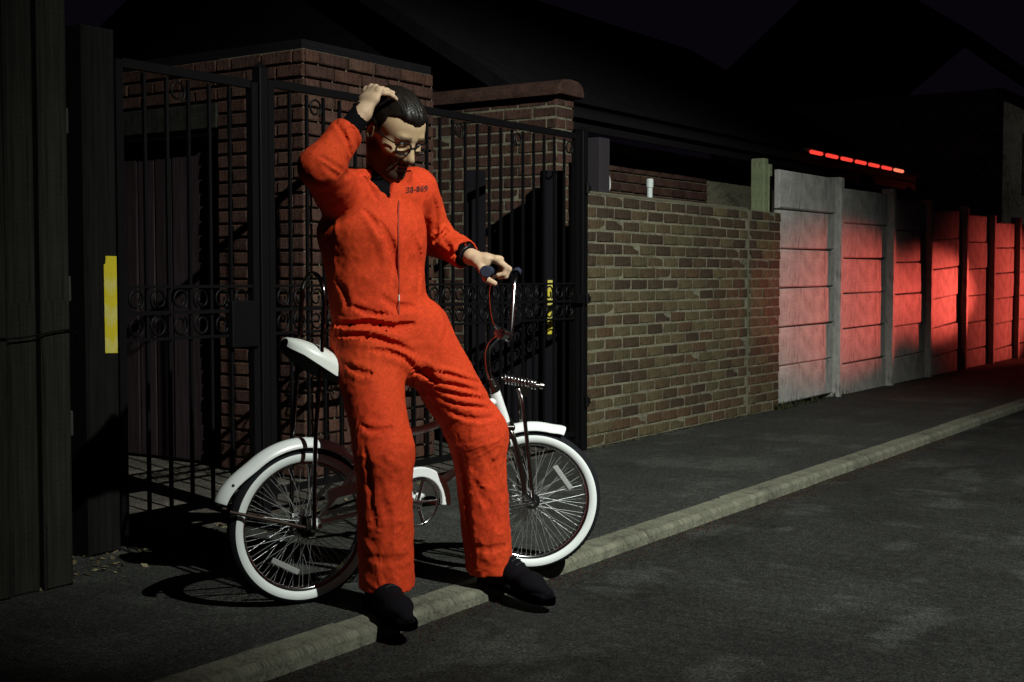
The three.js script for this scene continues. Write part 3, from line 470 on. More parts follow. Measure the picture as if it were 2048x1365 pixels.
// springer fork, stem and handlebar (turned with the wheel)
{
  const ax = FWC.clone();
  const sp = (x, y, z) => V(x, y, z).applyMatrix4(steerM);
  const drop = (z) => V(0, 0, z).applyAxisAngle(V(0, 1, 0), fw.rotation.y).add(ax);
  part('fork', merge([...[1, -1].map((s) => tube([sp(0.783, 0.535, 0.035 * s), sp(0.80, 0.51, 0.052 * s), sp(0.83, 0.42, 0.055 * s), drop(0.056 * s).add(V(-0.035, 0.03, 0))], 0.0095, 24, 8)), rbox(0.05, 0.022, 0.11, 0.008).applyMatrix4(steerM.clone().multiply(new THREE.Matrix4().makeTranslation(0.783, 0.538, 0)))]), mat(lin(0.16, 0.14, 0.13), 0.3, { metalness: 1 }), bike, 'dark chrome springer fork');
  for (const s of [1, -1]) part('spring_strut', tube([sp(0.815, 0.672, 0.018 * s), sp(0.828, 0.63, 0.046 * s), sp(0.85, 0.5, 0.058 * s), drop(0.062 * s)], 0.0075, 24, 8), mat(lin(0.22, 0.2, 0.19), 0.25, { metalness: 1 }), bike);
  for (const s of [1, -1]) part('rocker', merge([rod(drop(0.06 * s).add(V(-0.04, 0.035, 0)), drop(0.06 * s).add(V(0.004, -0.004, 0)), 0.01, 0.012, 8)]), CH.chrome, bike);
  part('fork_brace', rod(drop(0.066).add(V(-0.01, 0, 0)), drop(0.066).add(V(-0.2, -0.012, 0.0)), 0.006, 0.006, 8), CH.chrome, bike);
  const coil = []; for (let i = 0; i <= 130; i++) { const t = i / 130, a = t * Math.PI * 2 * 10; coil.push(sp(0.765 + t * 0.118 + 0.0, 0.705 - t * 0.02 + 0.0165 * Math.cos(a), 0.0165 * Math.sin(a))); }
  part('fork_spring', new THREE.TubeGeometry(new THREE.CatmullRomCurve3(coil), 260, 0.0035, 6), CH.chrome, bike, 'chrome coil spring above the fork');
  part('spring_bolt', merge([rod(sp(0.755, 0.707, 0), sp(0.905, 0.681, 0), 0.005, 0.005, 8), rod(sp(0.893, 0.683, 0), sp(0.906, 0.681, 0), 0.012, 0.012, 8), rod(sp(0.838, 0.665, -0.022), sp(0.838, 0.665, 0.022), 0.02, 0.02, 14)]), mat(lin(0.2, 0.18, 0.16), 0.3, { metalness: 1 }), bike);
  part('headset', merge([rod(V(0.733, 0.66, 0), V(0.726, 0.678, 0), 0.024, 0.024, 18), rod(V(0.726, 0.678, 0), V(0.716, 0.702, 0), 0.021, 0.017, 18)]), mat(lin(0.15, 0.13, 0.12), 0.3, { metalness: 1 }), bike);
  const clampW = at(1004, 668, 4.56), C0 = bikeLocal(clampW);
  const s1 = V(0.716, 0.70, 0);
  part('stem', tube([s1, V(0.703, 0.735, 0), V(0.695, 0.775, 0.0).lerp(C0, 0.05), V(0.70, 0.81, 0).lerp(C0, 0.14), V(0.72, 0.835, 0).lerp(C0, 0.5), C0], 0.0125, 30, 12), CH.chrome, bike, 'chrome gooseneck stem');
  part('stem_clamp', rod(bikeLocal(clampW.clone().add(V(-0.008, 0.004, 0.03))), bikeLocal(clampW.clone().add(V(0.008, -0.004, -0.03))), 0.02, 0.02, 16), CH.chrome, bike);
  const barPts = [at(971.5, 543.5, 4.335), at(976, 543, 4.38), at(985, 541, 4.455), at(987, 552, 4.50), at(981, 585, 4.51), at(983, 622, 4.515), at(989, 648, 4.52), at(1004, 668, 4.56), at(1016, 681, 4.60), at(1022, 660, 4.64), at(1026, 610, 4.69), at(1029, 565, 4.72), at(1032, 549, 4.76), at(1034, 544, 4.84), at(1035, 543, 4.9)].map(bikeLocal);
  part('handlebar', tube(barPts.slice(2, 14), 0.0082, 120, 10, false, 0.4), CH.chrome, bike, 'tall chrome handlebar');
  part('grip', merge([tube([barPts[0], barPts[1], barPts[2]], 0.0178, 20, 16), rod(barPts[0], barPts[0].clone().lerp(barPts[1], 0.12), 0.0205, 0.0205, 18), rod(barPts[0].clone().lerp(barPts[1], -0.05), barPts[0].clone().lerp(barPts[1], 0.02), 0.017, 0.0195, 18)]), CH.rubber, bike, 'dark blue rubber grip held in the fist');
  part('grip', tube([barPts[12], barPts[13], barPts[14]], 0.016, 12, 12), CH.rubber, bike);
}
// ---------- the man: distance-field modelling ----------
const A3 = (v) => [v.x, v.y, v.z];
const sub3 = (a, b) => [a[0] - b[0], a[1] - b[1], a[2] - b[2]], dot3 = (a, b) => a[0] * b[0] + a[1] * b[1] + a[2] * b[2], len3 = (a) => Math.hypot(a[0], a[1], a[2]);
const nrm3 = (a) => { const l = len3(a) || 1; return [a[0] / l, a[1] / l, a[2] / l]; }, crs3 = (a, b) => [a[1] * b[2] - a[2] * b[1], a[2] * b[0] - a[0] * b[2], a[0] * b[1] - a[1] * b[0]];
const lerp3 = (a, b, t) => [mix(a[0], b[0], t), mix(a[1], b[1], t), mix(a[2], b[2], t)];
const smin = (a, b, k) => { const h = Math.max(k - Math.abs(a - b), 0) / k; return Math.min(a, b) - h * h * k * 0.25; };
const smax = (a, b, k) => -smin(-a, -b, k);
function cone(a, b, ra, rb) {
  const d = sub3(b, a), L = dot3(d, d);
  return (x, y, z) => { const px = x - a[0], py = y - a[1], pz = z - a[2]; const t = clamp((px * d[0] + py * d[1] + pz * d[2]) / L, 0, 1); return Math.hypot(px - d[0] * t, py - d[1] * t, pz - d[2] * t) - (ra + (rb - ra) * t); };
}
function ell(a, b, wa, da, wb, db, lat, cap = 1) {   // tapered limb of elliptical section
  const d = sub3(b, a), L = len3(d), n = nrm3(d), l0 = dot3(lat, n), l = nrm3([lat[0] - n[0] * l0, lat[1] - n[1] * l0, lat[2] - n[2] * l0]), e = crs3(n, l);
  return (x, y, z) => {
    const p = [x - a[0], y - a[1], z - a[2]], s = dot3(p, n), t = clamp(s / L, 0, 1), w = wa + (wb - wa) * t, h = da + (db - da) * t, m = Math.min(w, h) * cap;
    const ql = dot3(p, l), qe = dot3(p, e), qa = s - t * L, k = Math.hypot(ql / w, qe / h, qa / m); if (k < 1e-5) return -Math.min(w, h);
    return k * (k - 1) / Math.hypot(ql / (w * w), qe / (h * h), qa / (m * m));
  };
}
function ellipsoid(c, r) { return (x, y, z) => { const a = x - c[0], b = y - c[1], d = z - c[2], k = Math.hypot(a / r[0], b / r[1], d / r[2]); if (k < 1e-5) return -Math.min(...r); return k * (k - 1) / Math.hypot(a / (r[0] * r[0]), b / (r[1] * r[1]), d / (r[2] * r[2])); }; }
function meshField(f, lo, hi, h, safety = 1.7) {   // sparse surface nets
  const n = [0, 1, 2].map((i) => Math.ceil((hi[i] - lo[i]) / h / 4) * 4 + 1), [nx, ny, nz] = n, val = new Float32Array(nx * ny * nz).fill(NaN), B = 4, rad = B * h * 0.87 * safety;
  const id = (i, j, k) => (k * ny + j) * nx + i, active = [];
  for (let k = 0; k < nz - 1; k += B) for (let j = 0; j < ny - 1; j += B) for (let i = 0; i < nx - 1; i += B) {
    if (Math.abs(f(lo[0] + (i + 2) * h, lo[1] + (j + 2) * h, lo[2] + (k + 2) * h)) > rad) continue;
    active.push([i, j, k]);
    for (let c = 0; c <= B; c++) for (let b = 0; b <= B; b++) for (let a = 0; a <= B; a++) { const q = id(i + a, j + b, k + c); if (val[q] !== val[q]) val[q] = f(lo[0] + (i + a) * h, lo[1] + (j + b) * h, lo[2] + (k + c) * h); }
  }
  const vid = new Map(), pos = [], idx = [];
  const E = [[0, 1], [2, 3], [4, 5], [6, 7], [0, 2], [1, 3], [4, 6], [5, 7], [0, 4], [1, 5], [2, 6], [3, 7]];
  const C = [0, 1, 2, 3, 4, 5, 6, 7].map((c) => [c & 1, (c >> 1) & 1, c >> 2]);
  for (const [bi, bj, bk] of active) for (let k = bk; k < bk + B; k++) for (let j = bj; j < bj + B; j++) for (let i = bi; i < bi + B; i++) {
    let mask = 0; const v = C.map(([a, b, c], q) => { const w = val[id(i + a, j + b, k + c)]; if (w < 0) mask |= 1 << q; return w; });
    if (mask === 0 || mask === 255) continue;
    let sx = 0, sy = 0, sz = 0, m = 0;
    for (const [p, q] of E) if ((v[p] < 0) !== (v[q] < 0)) { const t = v[p] / (v[p] - v[q]); sx += mix(C[p][0], C[q][0], t); sy += mix(C[p][1], C[q][1], t); sz += mix(C[p][2], C[q][2], t); m++; }
    vid.set(id(i, j, k), pos.length / 3); pos.push(lo[0] + (i + sx / m) * h, lo[1] + (j + sy / m) * h, lo[2] + (k + sz / m) * h);
  }
  const quad = (a, b, c, d, flip) => { const A = vid.get(a), Bv = vid.get(b), Cc = vid.get(c), D = vid.get(d); if (A === undefined || Bv === undefined || Cc === undefined || D === undefined) return; if (flip) idx.push(A, Cc, Bv, A, D, Cc); else idx.push(A, Bv, Cc, A, Cc, D); };
  for (const q of [...vid.keys()]) {
    const i = q % nx, j = Math.floor(q / nx) % ny, k = Math.floor(q / (nx * ny)), v0 = val[q] < 0;
    if (j > 0 && k > 0) { const v1 = val[id(i + 1, j, k)] < 0; if (v0 !== v1) quad(id(i, j - 1, k - 1), id(i, j, k - 1), id(i, j, k), id(i, j - 1, k), !v0); }
    if (i > 0 && k > 0) { const v1 = val[id(i, j + 1, k)] < 0; if (v0 !== v1) quad(id(i - 1, j, k - 1), id(i - 1, j, k), id(i, j, k), id(i, j, k - 1), !v0); }
    if (i > 0 && j > 0) { const v1 = val[id(i, j, k + 1)] < 0; if (v0 !== v1) quad(id(i - 1, j - 1, k), id(i, j - 1, k), id(i, j, k), id(i - 1, j, k), !v0); }
  }
  const g = new THREE.BufferGeometry(); g.setAttribute('position', new THREE.Float32BufferAttribute(pos, 3)); g.setIndex(idx); g.computeVertexNormals(); return g;
}
function colourBy(g, f) { const p = g.attributes.position, c = new Float32Array(p.count * 3); for (let i = 0; i < p.count; i++) { const q = f(p.getX(i), p.getY(i), p.getZ(i)); c[i * 3] = q[0]; c[i * 3 + 1] = q[1]; c[i * 3 + 2] = q[2]; } g.setAttribute('color', new THREE.BufferAttribute(c, 3)); return g; }
// joints, surveyed in the street
const J = {}; const jt = (name, px, py, d) => { J[name] = A3(at(px, py, d)); };
jt('hipR', 728, 680, 4.24); jt('hipL', 838, 672, 4.33); jt('kneeR', 768, 905, 4.09); jt('kneeL', 955, 868, 4.40); jt('ankR', 773, 1168, 4.14); jt('ankL', 978, 1128, 4.47);
jt('pelvis', 782, 672, 4.29); jt('waist', 757, 615, 4.29); jt('belly', 750, 560, 4.29); jt('chest', 744, 470, 4.29); jt('upper', 758, 392, 4.29); jt('neck', 772, 358, 4.28);
jt('shR', 680, 392, 4.17); jt('shL', 834, 380, 4.41); jt('elR', 640, 334, 3.93); jt('wrR', 727, 222, 4.07); jt('elL', 873, 478, 4.56); jt('wrL', 940, 514, 4.42);
const FWD = nrm3([0.5, 0, 0.866]), LFT = nrm3([0.866, 0, -0.5]);
const UPV = [0, 1, 0], FWT = nrm3([0.743, 0, 0.669]), LFU = nrm3([0.669, 0, -0.743]);
// ----- clothing: jumpsuit field -----
const seatDir = [0, 0, 0];
const cut = { hemR: lerp3(J.kneeR, J.ankR, 1.02), hemL: lerp3(J.kneeL, J.ankL, 1.05), cufR: lerp3(J.elR, J.wrR, 0.98), cufL: lerp3(J.elL, J.wrL, 0.86) };
const dirLegR = nrm3(sub3(J.ankR, J.kneeR)), dirLegL = nrm3(sub3(J.ankL, J.kneeL)), dirArmR = nrm3(sub3(J.wrR, J.elR)), dirArmL = nrm3(sub3(J.wrL, J.elL));
const ext = (a, d, k) => [a[0] + d[0] * k, a[1] + d[1] * k, a[2] + d[2] * k];
const pl = (c, d) => (x, y, z) => (x - c[0]) * d[0] + (y - c[1]) * d[1] + (z - c[2]) * d[2];
const F = {};
F.pel = ell(ext(J.pelvis, UPV, 0.05), ext(J.pelvis, UPV, -0.05), 0.168, 0.135, 0.172, 0.14, LFT, 0.7);
F.thR = ell(J.hipR, J.kneeR, 0.112, 0.118, 0.086, 0.09, LFT); F.shR = ell(J.kneeR, ext(cut.hemR, dirLegR, 0.1), 0.085, 0.09, 0.089, 0.1, LFT);
F.thL = ell(J.hipL, J.kneeL, 0.108, 0.112, 0.094, 0.092, LFT); F.shL = ell(J.kneeL, ext(cut.hemL, dirLegL, 0.1), 0.09, 0.095, 0.074, 0.09, LFT);
F.tor1 = ell(J.waist, J.chest, 0.168, 0.15, 0.178, 0.158, LFU, 0.5); F.tor2 = ell(J.chest, J.upper, 0.178, 0.158, 0.16, 0.115, LFU, 0.6);
F.yoke = ell(ext(J.shR, LFU, 0.05), ext(J.shL, LFU, -0.035), 0.072, 0.066, 0.072, 0.066, UPV);
F.trap = cone(J.upper, ext(J.neck, UPV, -0.01), 0.085, 0.06);
F.uaR = cone(J.shR, J.elR, 0.08, 0.062); F.faR = cone(J.elR, ext(cut.cufR, dirArmR, 0.06), 0.061, 0.049);
F.uaL = cone(J.shL, J.elL, 0.072, 0.058); F.faL = cone(J.elL, ext(cut.cufL, dirArmL, 0.06), 0.058, 0.052);
const inLegR = cone(ext(cut.hemR, dirLegR, -0.09), ext(cut.hemR, dirLegR, 0.3), 0.076, 0.08), inLegL = cone(ext(cut.hemL, dirLegL, -0.09), ext(cut.hemL, dirLegL, 0.3), 0.064, 0.068);
const inArmR = cone(ext(cut.cufR, dirArmR, -0.06), ext(cut.cufR, dirArmR, 0.2), 0.038, 0.040), inArmL = cone(ext(cut.cufL, dirArmL, -0.06), ext(cut.cufL, dirArmL, 0.2), 0.041, 0.043);
const cutLR = pl(cut.hemR, dirLegR), cutLL = pl(cut.hemL, dirLegL), cutAR = pl(cut.cufR, dirArmR), cutAL = pl(cut.cufL, dirArmL);
const waistPl = A3(at(760, 648, 4.29))[1];
// neck opening: a V wedge open to the front
const vTip = A3(at(797, 396, 4.15)), vTop = A3(at(775, 352, 4.22));
const neckHole = cone(ext(J.neck, UPV, -0.012), ext(J.neck, UPV, 0.14), 0.066, 0.078), vLat = dot3(vTip, LFU);
const vCut = (x, y, z) => Math.max((Math.abs(x * LFU[0] + z * LFU[2] - vLat + (y - vTip[1]) * 0.25) - 0.72 * (y - vTip[1])) * 0.8, 0.02 - ((x - J.neck[0]) * FWT[0] + (z - J.neck[2]) * FWT[2]));
const colHole = cone(ext(J.neck, UPV, -0.03), ext(J.neck, UPV, 0.12), 0.07, 0.088), colTop = pl(ext(J.neck, UPV, 0.022), nrm3([-0.1, 1, 0.12])), colV = (x, y, z) => vCut(x, y, z) - 0.006;
const collar = (x, y, z) => Math.max(Math.abs(colHole(x, y, z) - 0.006) - 0.0055, colTop(x, y, z), -colV(x, y, z), J.neck[1] - 0.06 - y);
function suitBase(x, y, z) {
  let legR = smin(F.thR(x, y, z), F.shR(x, y, z), 0.05); legR = Math.max(legR, cutLR(x, y, z)); 
  let legL = smin(F.thL(x, y, z), F.shL(x, y, z), 0.05); legL = Math.max(legL, cutLL(x, y, z));
  const iR = inLegR(x, y, z), iL = inLegL(x, y, z); legR = Math.max(legR, -iR); legL = Math.max(legL, -iL);
  let low = smin(legR, legL, 0.022); low = smin(low, F.pel(x, y, z), 0.06);
  let up = smin(F.tor1(x, y, z), F.tor2(x, y, z), 0.06); up = smin(up, F.yoke(x, y, z), 0.06); up = smin(up, F.trap(x, y, z), 0.05);
  let aR = smin(F.uaR(x, y, z), F.faR(x, y, z), 0.03); aR = Math.max(aR, cutAR(x, y, z)); aR = Math.max(aR, -inArmR(x, y, z));
  let aL = smin(F.uaL(x, y, z), F.faL(x, y, z), 0.03); aL = Math.max(aL, cutAL(x, y, z)); aL = Math.max(aL, -inArmL(x, y, z));
  up = smin(up, aR, 0.035); up = smin(up, aL, 0.035);
  let d = smin(up, low, 0.018);
  d = smax(d, -neckHole(x, y, z), 0.012); d = smax(d, -vCut(x, y, z), 0.008); d = Math.min(d, collar(x, y, z));
  return d;
}
// folds: soft creases pressed along lines on the cloth; each is [points], width, depth
const CAM = [0, EYE, 0];
function onCloth(px, py) { const q = A3(at(px, py, 1)), d = nrm3(sub3(q, CAM)); let t = 3.2; for (let i = 0; i < 90; i++) { const e = suitBase(CAM[0] + d[0] * t, CAM[1] + d[1] * t, CAM[2] + d[2] * t); if (e < 0.0008) break; t += e * 0.6; if (t > 5.4) return null; } return ext(CAM, d, t); }
const foldSpec = [
  [[[650, 640], [690, 651], [740, 650], [785, 656], [826, 650]], 0.02, 0.024], [[[655, 670], [700, 670], [750, 676], [790, 690], [824, 706]], 0.016, 0.017], [[[742, 700], [780, 706], [812, 720], [832, 738]], 0.012, 0.013],
  [[[822, 738], [846, 742], [872, 762]], 0.018, 0.024], [[[846, 734], [890, 748], [940, 762], [968, 768]], 0.009, 0.014], [[[850, 752], [900, 768], [955, 784]], 0.009, 0.015], [[[868, 776], [915, 790], [970, 800]], 0.009, 0.014], [[[885, 800], [930, 812], [978, 818]], 0.008, 0.011], [[[892, 822], [940, 838], [985, 836]], 0.009, 0.008],
  [[[805, 780], [818, 768], [824, 752]], 0.01, 0.012], [[[690, 730], [720, 745], [740, 748]], 0.012, 0.01],
  [[[722, 850], [745, 862], [780, 858]], 0.012, 0.010], [[[725, 880], [735, 930], [742, 1000], [750, 1060]], 0.013, 0.006], [[[790, 930], [800, 1010], [796, 1080]], 0.02, 0.003], [[[760, 990], [780, 1040], [770, 1100]], 0.018, 0.003], [[[724, 1110], [770, 1122], [822, 1112]], 0.016, 0.003],
  [[[920, 900], [930, 960], [938, 1040], [948, 1128]], 0.013, 0.009], [[[960, 890], [985, 940], [980, 1000]], 0.018, 0.004], [[[950, 960], [975, 1010], [1000, 1060]], 0.018, 0.0035], [[[940, 1090], [975, 1100], [1012, 1094]], 0.016, 0.004],
  [[[728, 420], [745, 440], [762, 470]], 0.011, 0.009], [[[756, 440], [778, 480], [788, 520], [786, 560]], 0.017, 0.011], [[[672, 560], [690, 590], [694, 612]], 0.014, 0.007], [[[825, 470], [840, 520], [838, 580]], 0.018, 0.008], [[[760, 590], [790, 612], [830, 614]], 0.014, 0.008], [[[700, 612], [745, 628], [780, 630]], 0.013, 0.009],
  [[[672, 245], [690, 275], [700, 306]], 0.009, 0.014], [[[640, 312], [662, 326], [684, 340]], 0.009, 0.008], [[[646, 330], [664, 344], [676, 352]], 0.009, 0.006], [[[700, 250], [716, 290], [714, 330]], 0.014, 0.007], [[[692, 350], [712, 352], [732, 344]], 0.010, 0.014], [[[722, 350], [740, 372], [752, 396]], 0.010, 0.010],
  [[[868, 400], [874, 430], [872, 462]], 0.012, 0.008], [[[860, 486], [880, 474], [892, 462]], 0.009, 0.014], [[[878, 500], [898, 510], [918, 504]], 0.010, 0.008], [[[888, 484], [902, 500], [904, 524]], 0.010, 0.007],
];
const folds = [];
for (const [pts, w, dep] of foldSpec) { const cv = new THREE.CatmullRomCurve3(pts.map(([a, b]) => V(a, b, 0))), P = cv.getSpacedPoints(Math.max(4, Math.round(cv.getLength() / 9))).map((q) => onCloth(q.x, q.y)).filter(Boolean); for (let i = 0; i < P.length - 1; i++) { if (len3(sub3(P[i], P[i + 1])) > 0.06) continue; const m = lerp3(P[i], P[i + 1], 0.5); folds.push({ a: P[i], d: sub3(P[i + 1], P[i]), m, R: len3(sub3(P[i + 1], P[i])) / 2 + w * 3.2, w, dep: 0.95 * dep * Math.pow(Math.sin(Math.PI * (i + 0.75) / (P.length + 0.5)), 1.0), key: pts }); } }
function foldDepth(x, y, z) {
  let s = 0; const best = new Map();
  for (const f of folds) {
    const mx = x - f.m[0], my = y - f.m[1], mz = z - f.m[2]; if (mx * mx + my * my + mz * mz > f.R * f.R) continue;
    const px = x - f.a[0], py = y - f.a[1], pz = z - f.a[2], L = dot3(f.d, f.d), t = clamp((px * f.d[0] + py * f.d[1] + pz * f.d[2]) / L, 0, 1);
    const q = Math.hypot(px - f.d[0] * t, py - f.d[1] * t, pz - f.d[2] * t) / f.w; if (q > 3.1) continue;
    const e = f.dep * (Math.exp(-q * q) - 0.42 * Math.exp(-(q - 1.75) * (q - 1.75) * 1.6)); const o = best.get(f.key); if (o === undefined || Math.abs(e) > Math.abs(o)) best.set(f.key, e);
  }
  for (const e of best.values()) s += e; return s;
}
function suit(x, y, z) {
  let d = suitBase(x, y, z);
  if (Math.abs(d) > 0.045) return d;
  d += foldDepth(x, y, z);
  const wx = x + 0.03 * noise3(x * 5, y * 5, z * 5), wy = y + 0.03 * noise3(x * 5 + 9, y * 5, z * 5);
  const r1 = 1 - Math.abs(noise3(wx * 9, wy * 5.5, z * 9)), r2 = 1 - Math.abs(noise3(wx * 24 + 4, wy * 17, z * 24)), r3 = 1 - Math.abs(noise3(wx * 52, wy * 40, z * 52));
  const legs = sstep(0.75, 0.5, y);
  d += 0.004 - 0.0036 * r1 * r1 - (0.0016 + 0.0014 * legs) * r2 * r2 - (0.0011 + 0.0005 * legs) * r3 * r3;
  return d;
}
const man = thing('person', 'man in an orange jumpsuit leaning on the bicycle with one hand on his head', 'person', V(-0.36, 0, -4.25));
const MB = [-0.36, 0, -4.25], local = (g) => g.translate(-MB[0], -MB[1], -MB[2]);
const clothM = new THREE.MeshPhysicalMaterial({ color: 0xffffff, vertexColors: true, roughness: 0.85, specularIntensity: 0.4, sheen: 0.1, sheenRoughness: 0.6, sheenColor: lin(0.5, 0.12, 0.05) });
const suitG = meshField(suit, [-0.86, 0.03, -4.86], [0.14, 1.62, -3.74], 0.005);
colourBy(suitG, (x, y, z) => { const n = 1 + 0.10 * fbm(x * 22, y * 22, z * 22, 3) + 0.34 * (rnd() - 0.5), m = 0.05 * noise3(x * 3, y * 3, z * 3); return [0.56 * n, (0.047 + m * 0.08) * n, 0.0105 * n]; });
const suitMesh = part('jumpsuit', local(suitG), clothM, man, 'loose orange cotton jumpsuit');
// zip, pull and printed number on the jumpsuit
function onSuit(px, py) { const q = A3(at(px, py, 1)), d = nrm3(sub3(q, CAM)); let t = 3.4; for (let i = 0; i < 140; i++) { const e = suit(CAM[0] + d[0] * t, CAM[1] + d[1] * t, CAM[2] + d[2] * t); if (e < 0.0006) break; t += Math.max(0.0003, e * 0.5); if (t > 5.4) return null; } return ext(CAM, d, t); }
{
  const zp = [[797, 402], [796, 430], [796, 470], [796, 510], [797, 550], [797, 590], [797, 628]].map(([a, b]) => onSuit(a, b)).filter(Boolean).map((p) => V(...ext(p, FWT, 0.0018)));
  part('zip', local(tube(zp, 0.0026, 60, 6)), mat(lin(0.3, 0.03, 0.01), 0.7), suitMesh);
  const a = onSuit(776, 384), b = onSuit(779, 392); if (a && b) part('zip_pull', local(rod(V(...ext(a, FWT, 0.003)), V(...ext(b, FWD, 0.006)), 0.004, 0.003)), CH.chrome, suitMesh);
  const c1 = onSuit(797, 590), c2 = onSuit(797, 602); part('zip_slider', local(rod(V(...ext(c1, FWD, 0.004)), V(...ext(c2, FWD, 0.004)), 0.0022, 0.0022)), mat(lin(0.7, 0.68, 0.6), 0.4), suitMesh);
  // number: letters painted on a patch that follows the chest
  const cv = document.createElement('canvas'); cv.width = 256; cv.height = 96; const cx = cv.getContext('2d'); cx.fillStyle = '#000'; cx.fillRect(0, 0, 256, 96); cx.fillStyle = '#fff'; cx.font = 'bold 84px sans-serif'; cx.textAlign = 'center'; cx.textBaseline = 'middle'; cx.fillText('38-869', 128, 50, 248);
  const id = cx.getImageData(0, 0, 256, 96).data; for (let i = 0; i < 256 * 96; i++) if (rnd() < 0.12) { const q = cx.getImageData(0, 0, 1, 1); break; }
  const alpha = new THREE.CanvasTexture(cv);
  const n = 14, m = 5, pos = [], uv = [], idx = [];
  for (let j = 0; j <= m; j++) for (let i = 0; i <= n; i++) { const u = i / n, v = j / m, p = onSuit(811 + u * 46, 388 - v * 18 - u * 3 + (1 - u) * 1.5) ?? [0, 0, 0]; pos.push(...ext(p, nrm3(sub3(CAM, p)), 0.0022)); uv.push(u, v); }
  for (let j = 0; j < m; j++) for (let i = 0; i < n; i++) { const a2 = j * (n + 1) + i; idx.push(a2, a2 + 1, a2 + n + 1, a2 + 1, a2 + n + 2, a2 + n + 1); }
  const g = new THREE.BufferGeometry(); g.setAttribute('position', new THREE.Float32BufferAttribute(pos, 3)); g.setAttribute('uv', new THREE.Float32BufferAttribute(uv, 2)); g.setIndex(idx); g.computeVertexNormals();
  part('printed_number', local(g), new THREE.MeshStandardMaterial({ color: lin(0.05, 0.006, 0.004), roughness: 0.8, alphaMap: alpha, transparent: true, side: THREE.DoubleSide }), suitMesh, 'black stencilled number on the chest');
}
// ----- head -----
const headC = A3(at(786, 265, 4.21));
const hz = nrm3([0.68, -0.60, 0.64]), hx = nrm3(crs3(nrm3([-0.05, 1, 0]), hz)), hy = crs3(hz, hx);   // face forward, its left, its up
const toHead = (x, y, z) => { const p = [x - headC[0], y - headC[1], z - headC[2]]; return [dot3(p, hx), dot3(p, hy), dot3(p, hz)]; };
const fromHead = (a, b, c) => [headC[0] + hx[0] * a + hy[0] * b + hz[0] * c, headC[1] + hx[1] * a + hy[1] * b + hz[1] * c, headC[2] + hx[2] * a + hy[2] * b + hz[2] * c];
const HS = 1.05;   // overall size of the head
const hd = (() => {
  const cran = ellipsoid([0, 0.036, -0.014], [0.0755, 0.088, 0.098]), face = ellipsoid([0, -0.03, 0.03], [0.062, 0.088, 0.066]), fore = ellipsoid([0, 0.045, 0.04], [0.062, 0.05, 0.052]);
  const jaw = [1, -1].map((s) => cone([0.05 * s, -0.055, -0.002], [0.012 * s, -0.102, 0.07], 0.02, 0.017)), chin = ellipsoid([0, -0.103, 0.074], [0.022, 0.017, 0.018]);
  const cheek = [1, -1].map((s) => ellipsoid([0.043 * s, -0.024, 0.062], [0.022, 0.018, 0.022])), brow = cone([-0.036, 0.022, 0.083], [0.036, 0.022, 0.083], 0.0125, 0.0125);
  const sock = [1, -1].map((s) => ellipsoid([0.031 * s, 0.002, 0.1], [0.019, 0.0135, 0.02])), eye = [1, -1].map((s) => ellipsoid([0.031 * s, 0.001, 0.0765], [0.0135, 0.0125, 0.0125])), lid = [1, -1].map((s) => ellipsoid([0.031 * s, 0.005, 0.0775], [0.0148, 0.0105, 0.0135]));
  const nose = cone([0, 0.016, 0.088], [0, -0.036, 0.116], 0.0075, 0.0125), bridge = cone([0, 0.0, 0.088], [0, -0.036, 0.1], 0.011, 0.015), wing = [1, -1].map((s) => ellipsoid([0.0125 * s, -0.042, 0.102], [0.0085, 0.008, 0.011]));
  const lipU = cone([-0.019, -0.0665, 0.0875], [0.019, -0.0665, 0.0875], 0.0062, 0.0062), lipM = cone([0, -0.0655, 0.0935], [0, -0.0655, 0.094], 0.006, 0.006), lipL = cone([-0.014, -0.077, 0.088], [0.014, -0.077, 0.088], 0.0072, 0.0072), slit = cone([-0.024, -0.0715, 0.094], [0.024, -0.0715, 0.094], 0.0018, 0.0018);
  const ear = [1, -1].map((s) => ellipsoid([0.0775 * s, -0.006, -0.012], [0.0085, 0.031, 0.0185])), earIn = [1, -1].map((s) => ellipsoid([0.087 * s, -0.004, -0.008], [0.007, 0.019, 0.011]));
  return (x, y, z) => {
    x /= HS; y /= HS; z /= HS;
    let d = smin(cran(x, y, z), face(x, y, z), 0.04); d = smin(d, fore(x, y, z), 0.03);
    for (const k of [0, 1]) { d = smin(d, jaw[k](x, y, z), 0.03); d = smin(d, cheek[k](x, y, z), 0.03); }
    d = smin(d, chin(x, y, z), 0.025); d = smin(d, brow(x, y, z), 0.018);
    for (const k of [0, 1]) d = smax(d, -sock[k](x, y, z), 0.016);
    for (const k of [0, 1]) { d = smin(d, eye[k](x, y, z), 0.002); d = smin(d, lid[k](x, y, z), 0.002); }
    d = smin(d, bridge(x, y, z), 0.014); d = smin(d, nose(x, y, z), 0.008); for (const k of [0, 1]) d = smin(d, wing[k](x, y, z), 0.007);
    d = smin(d, lipU(x, y, z), 0.008); d = smin(d, lipM(x, y, z), 0.006); d = smin(d, lipL(x, y, z), 0.009); d = smax(d, -slit(x, y, z), 0.004);
    for (const k of [0, 1]) { let e = ear[k](x, y, z); e = smax(e, -earIn[k](x, y, z), 0.006); d = smin(d, e, 0.008); }
    return d * HS;
  };
})();
const headField = (x, y, z) => { const p = toHead(x, y, z); return hd(p[0], p[1], p[2]); };
const neckF = ell(fromHead(0, -0.045, -0.03), ext(J.neck, UPV, -0.06), 0.056, 0.06, 0.066, 0.066, LFT);
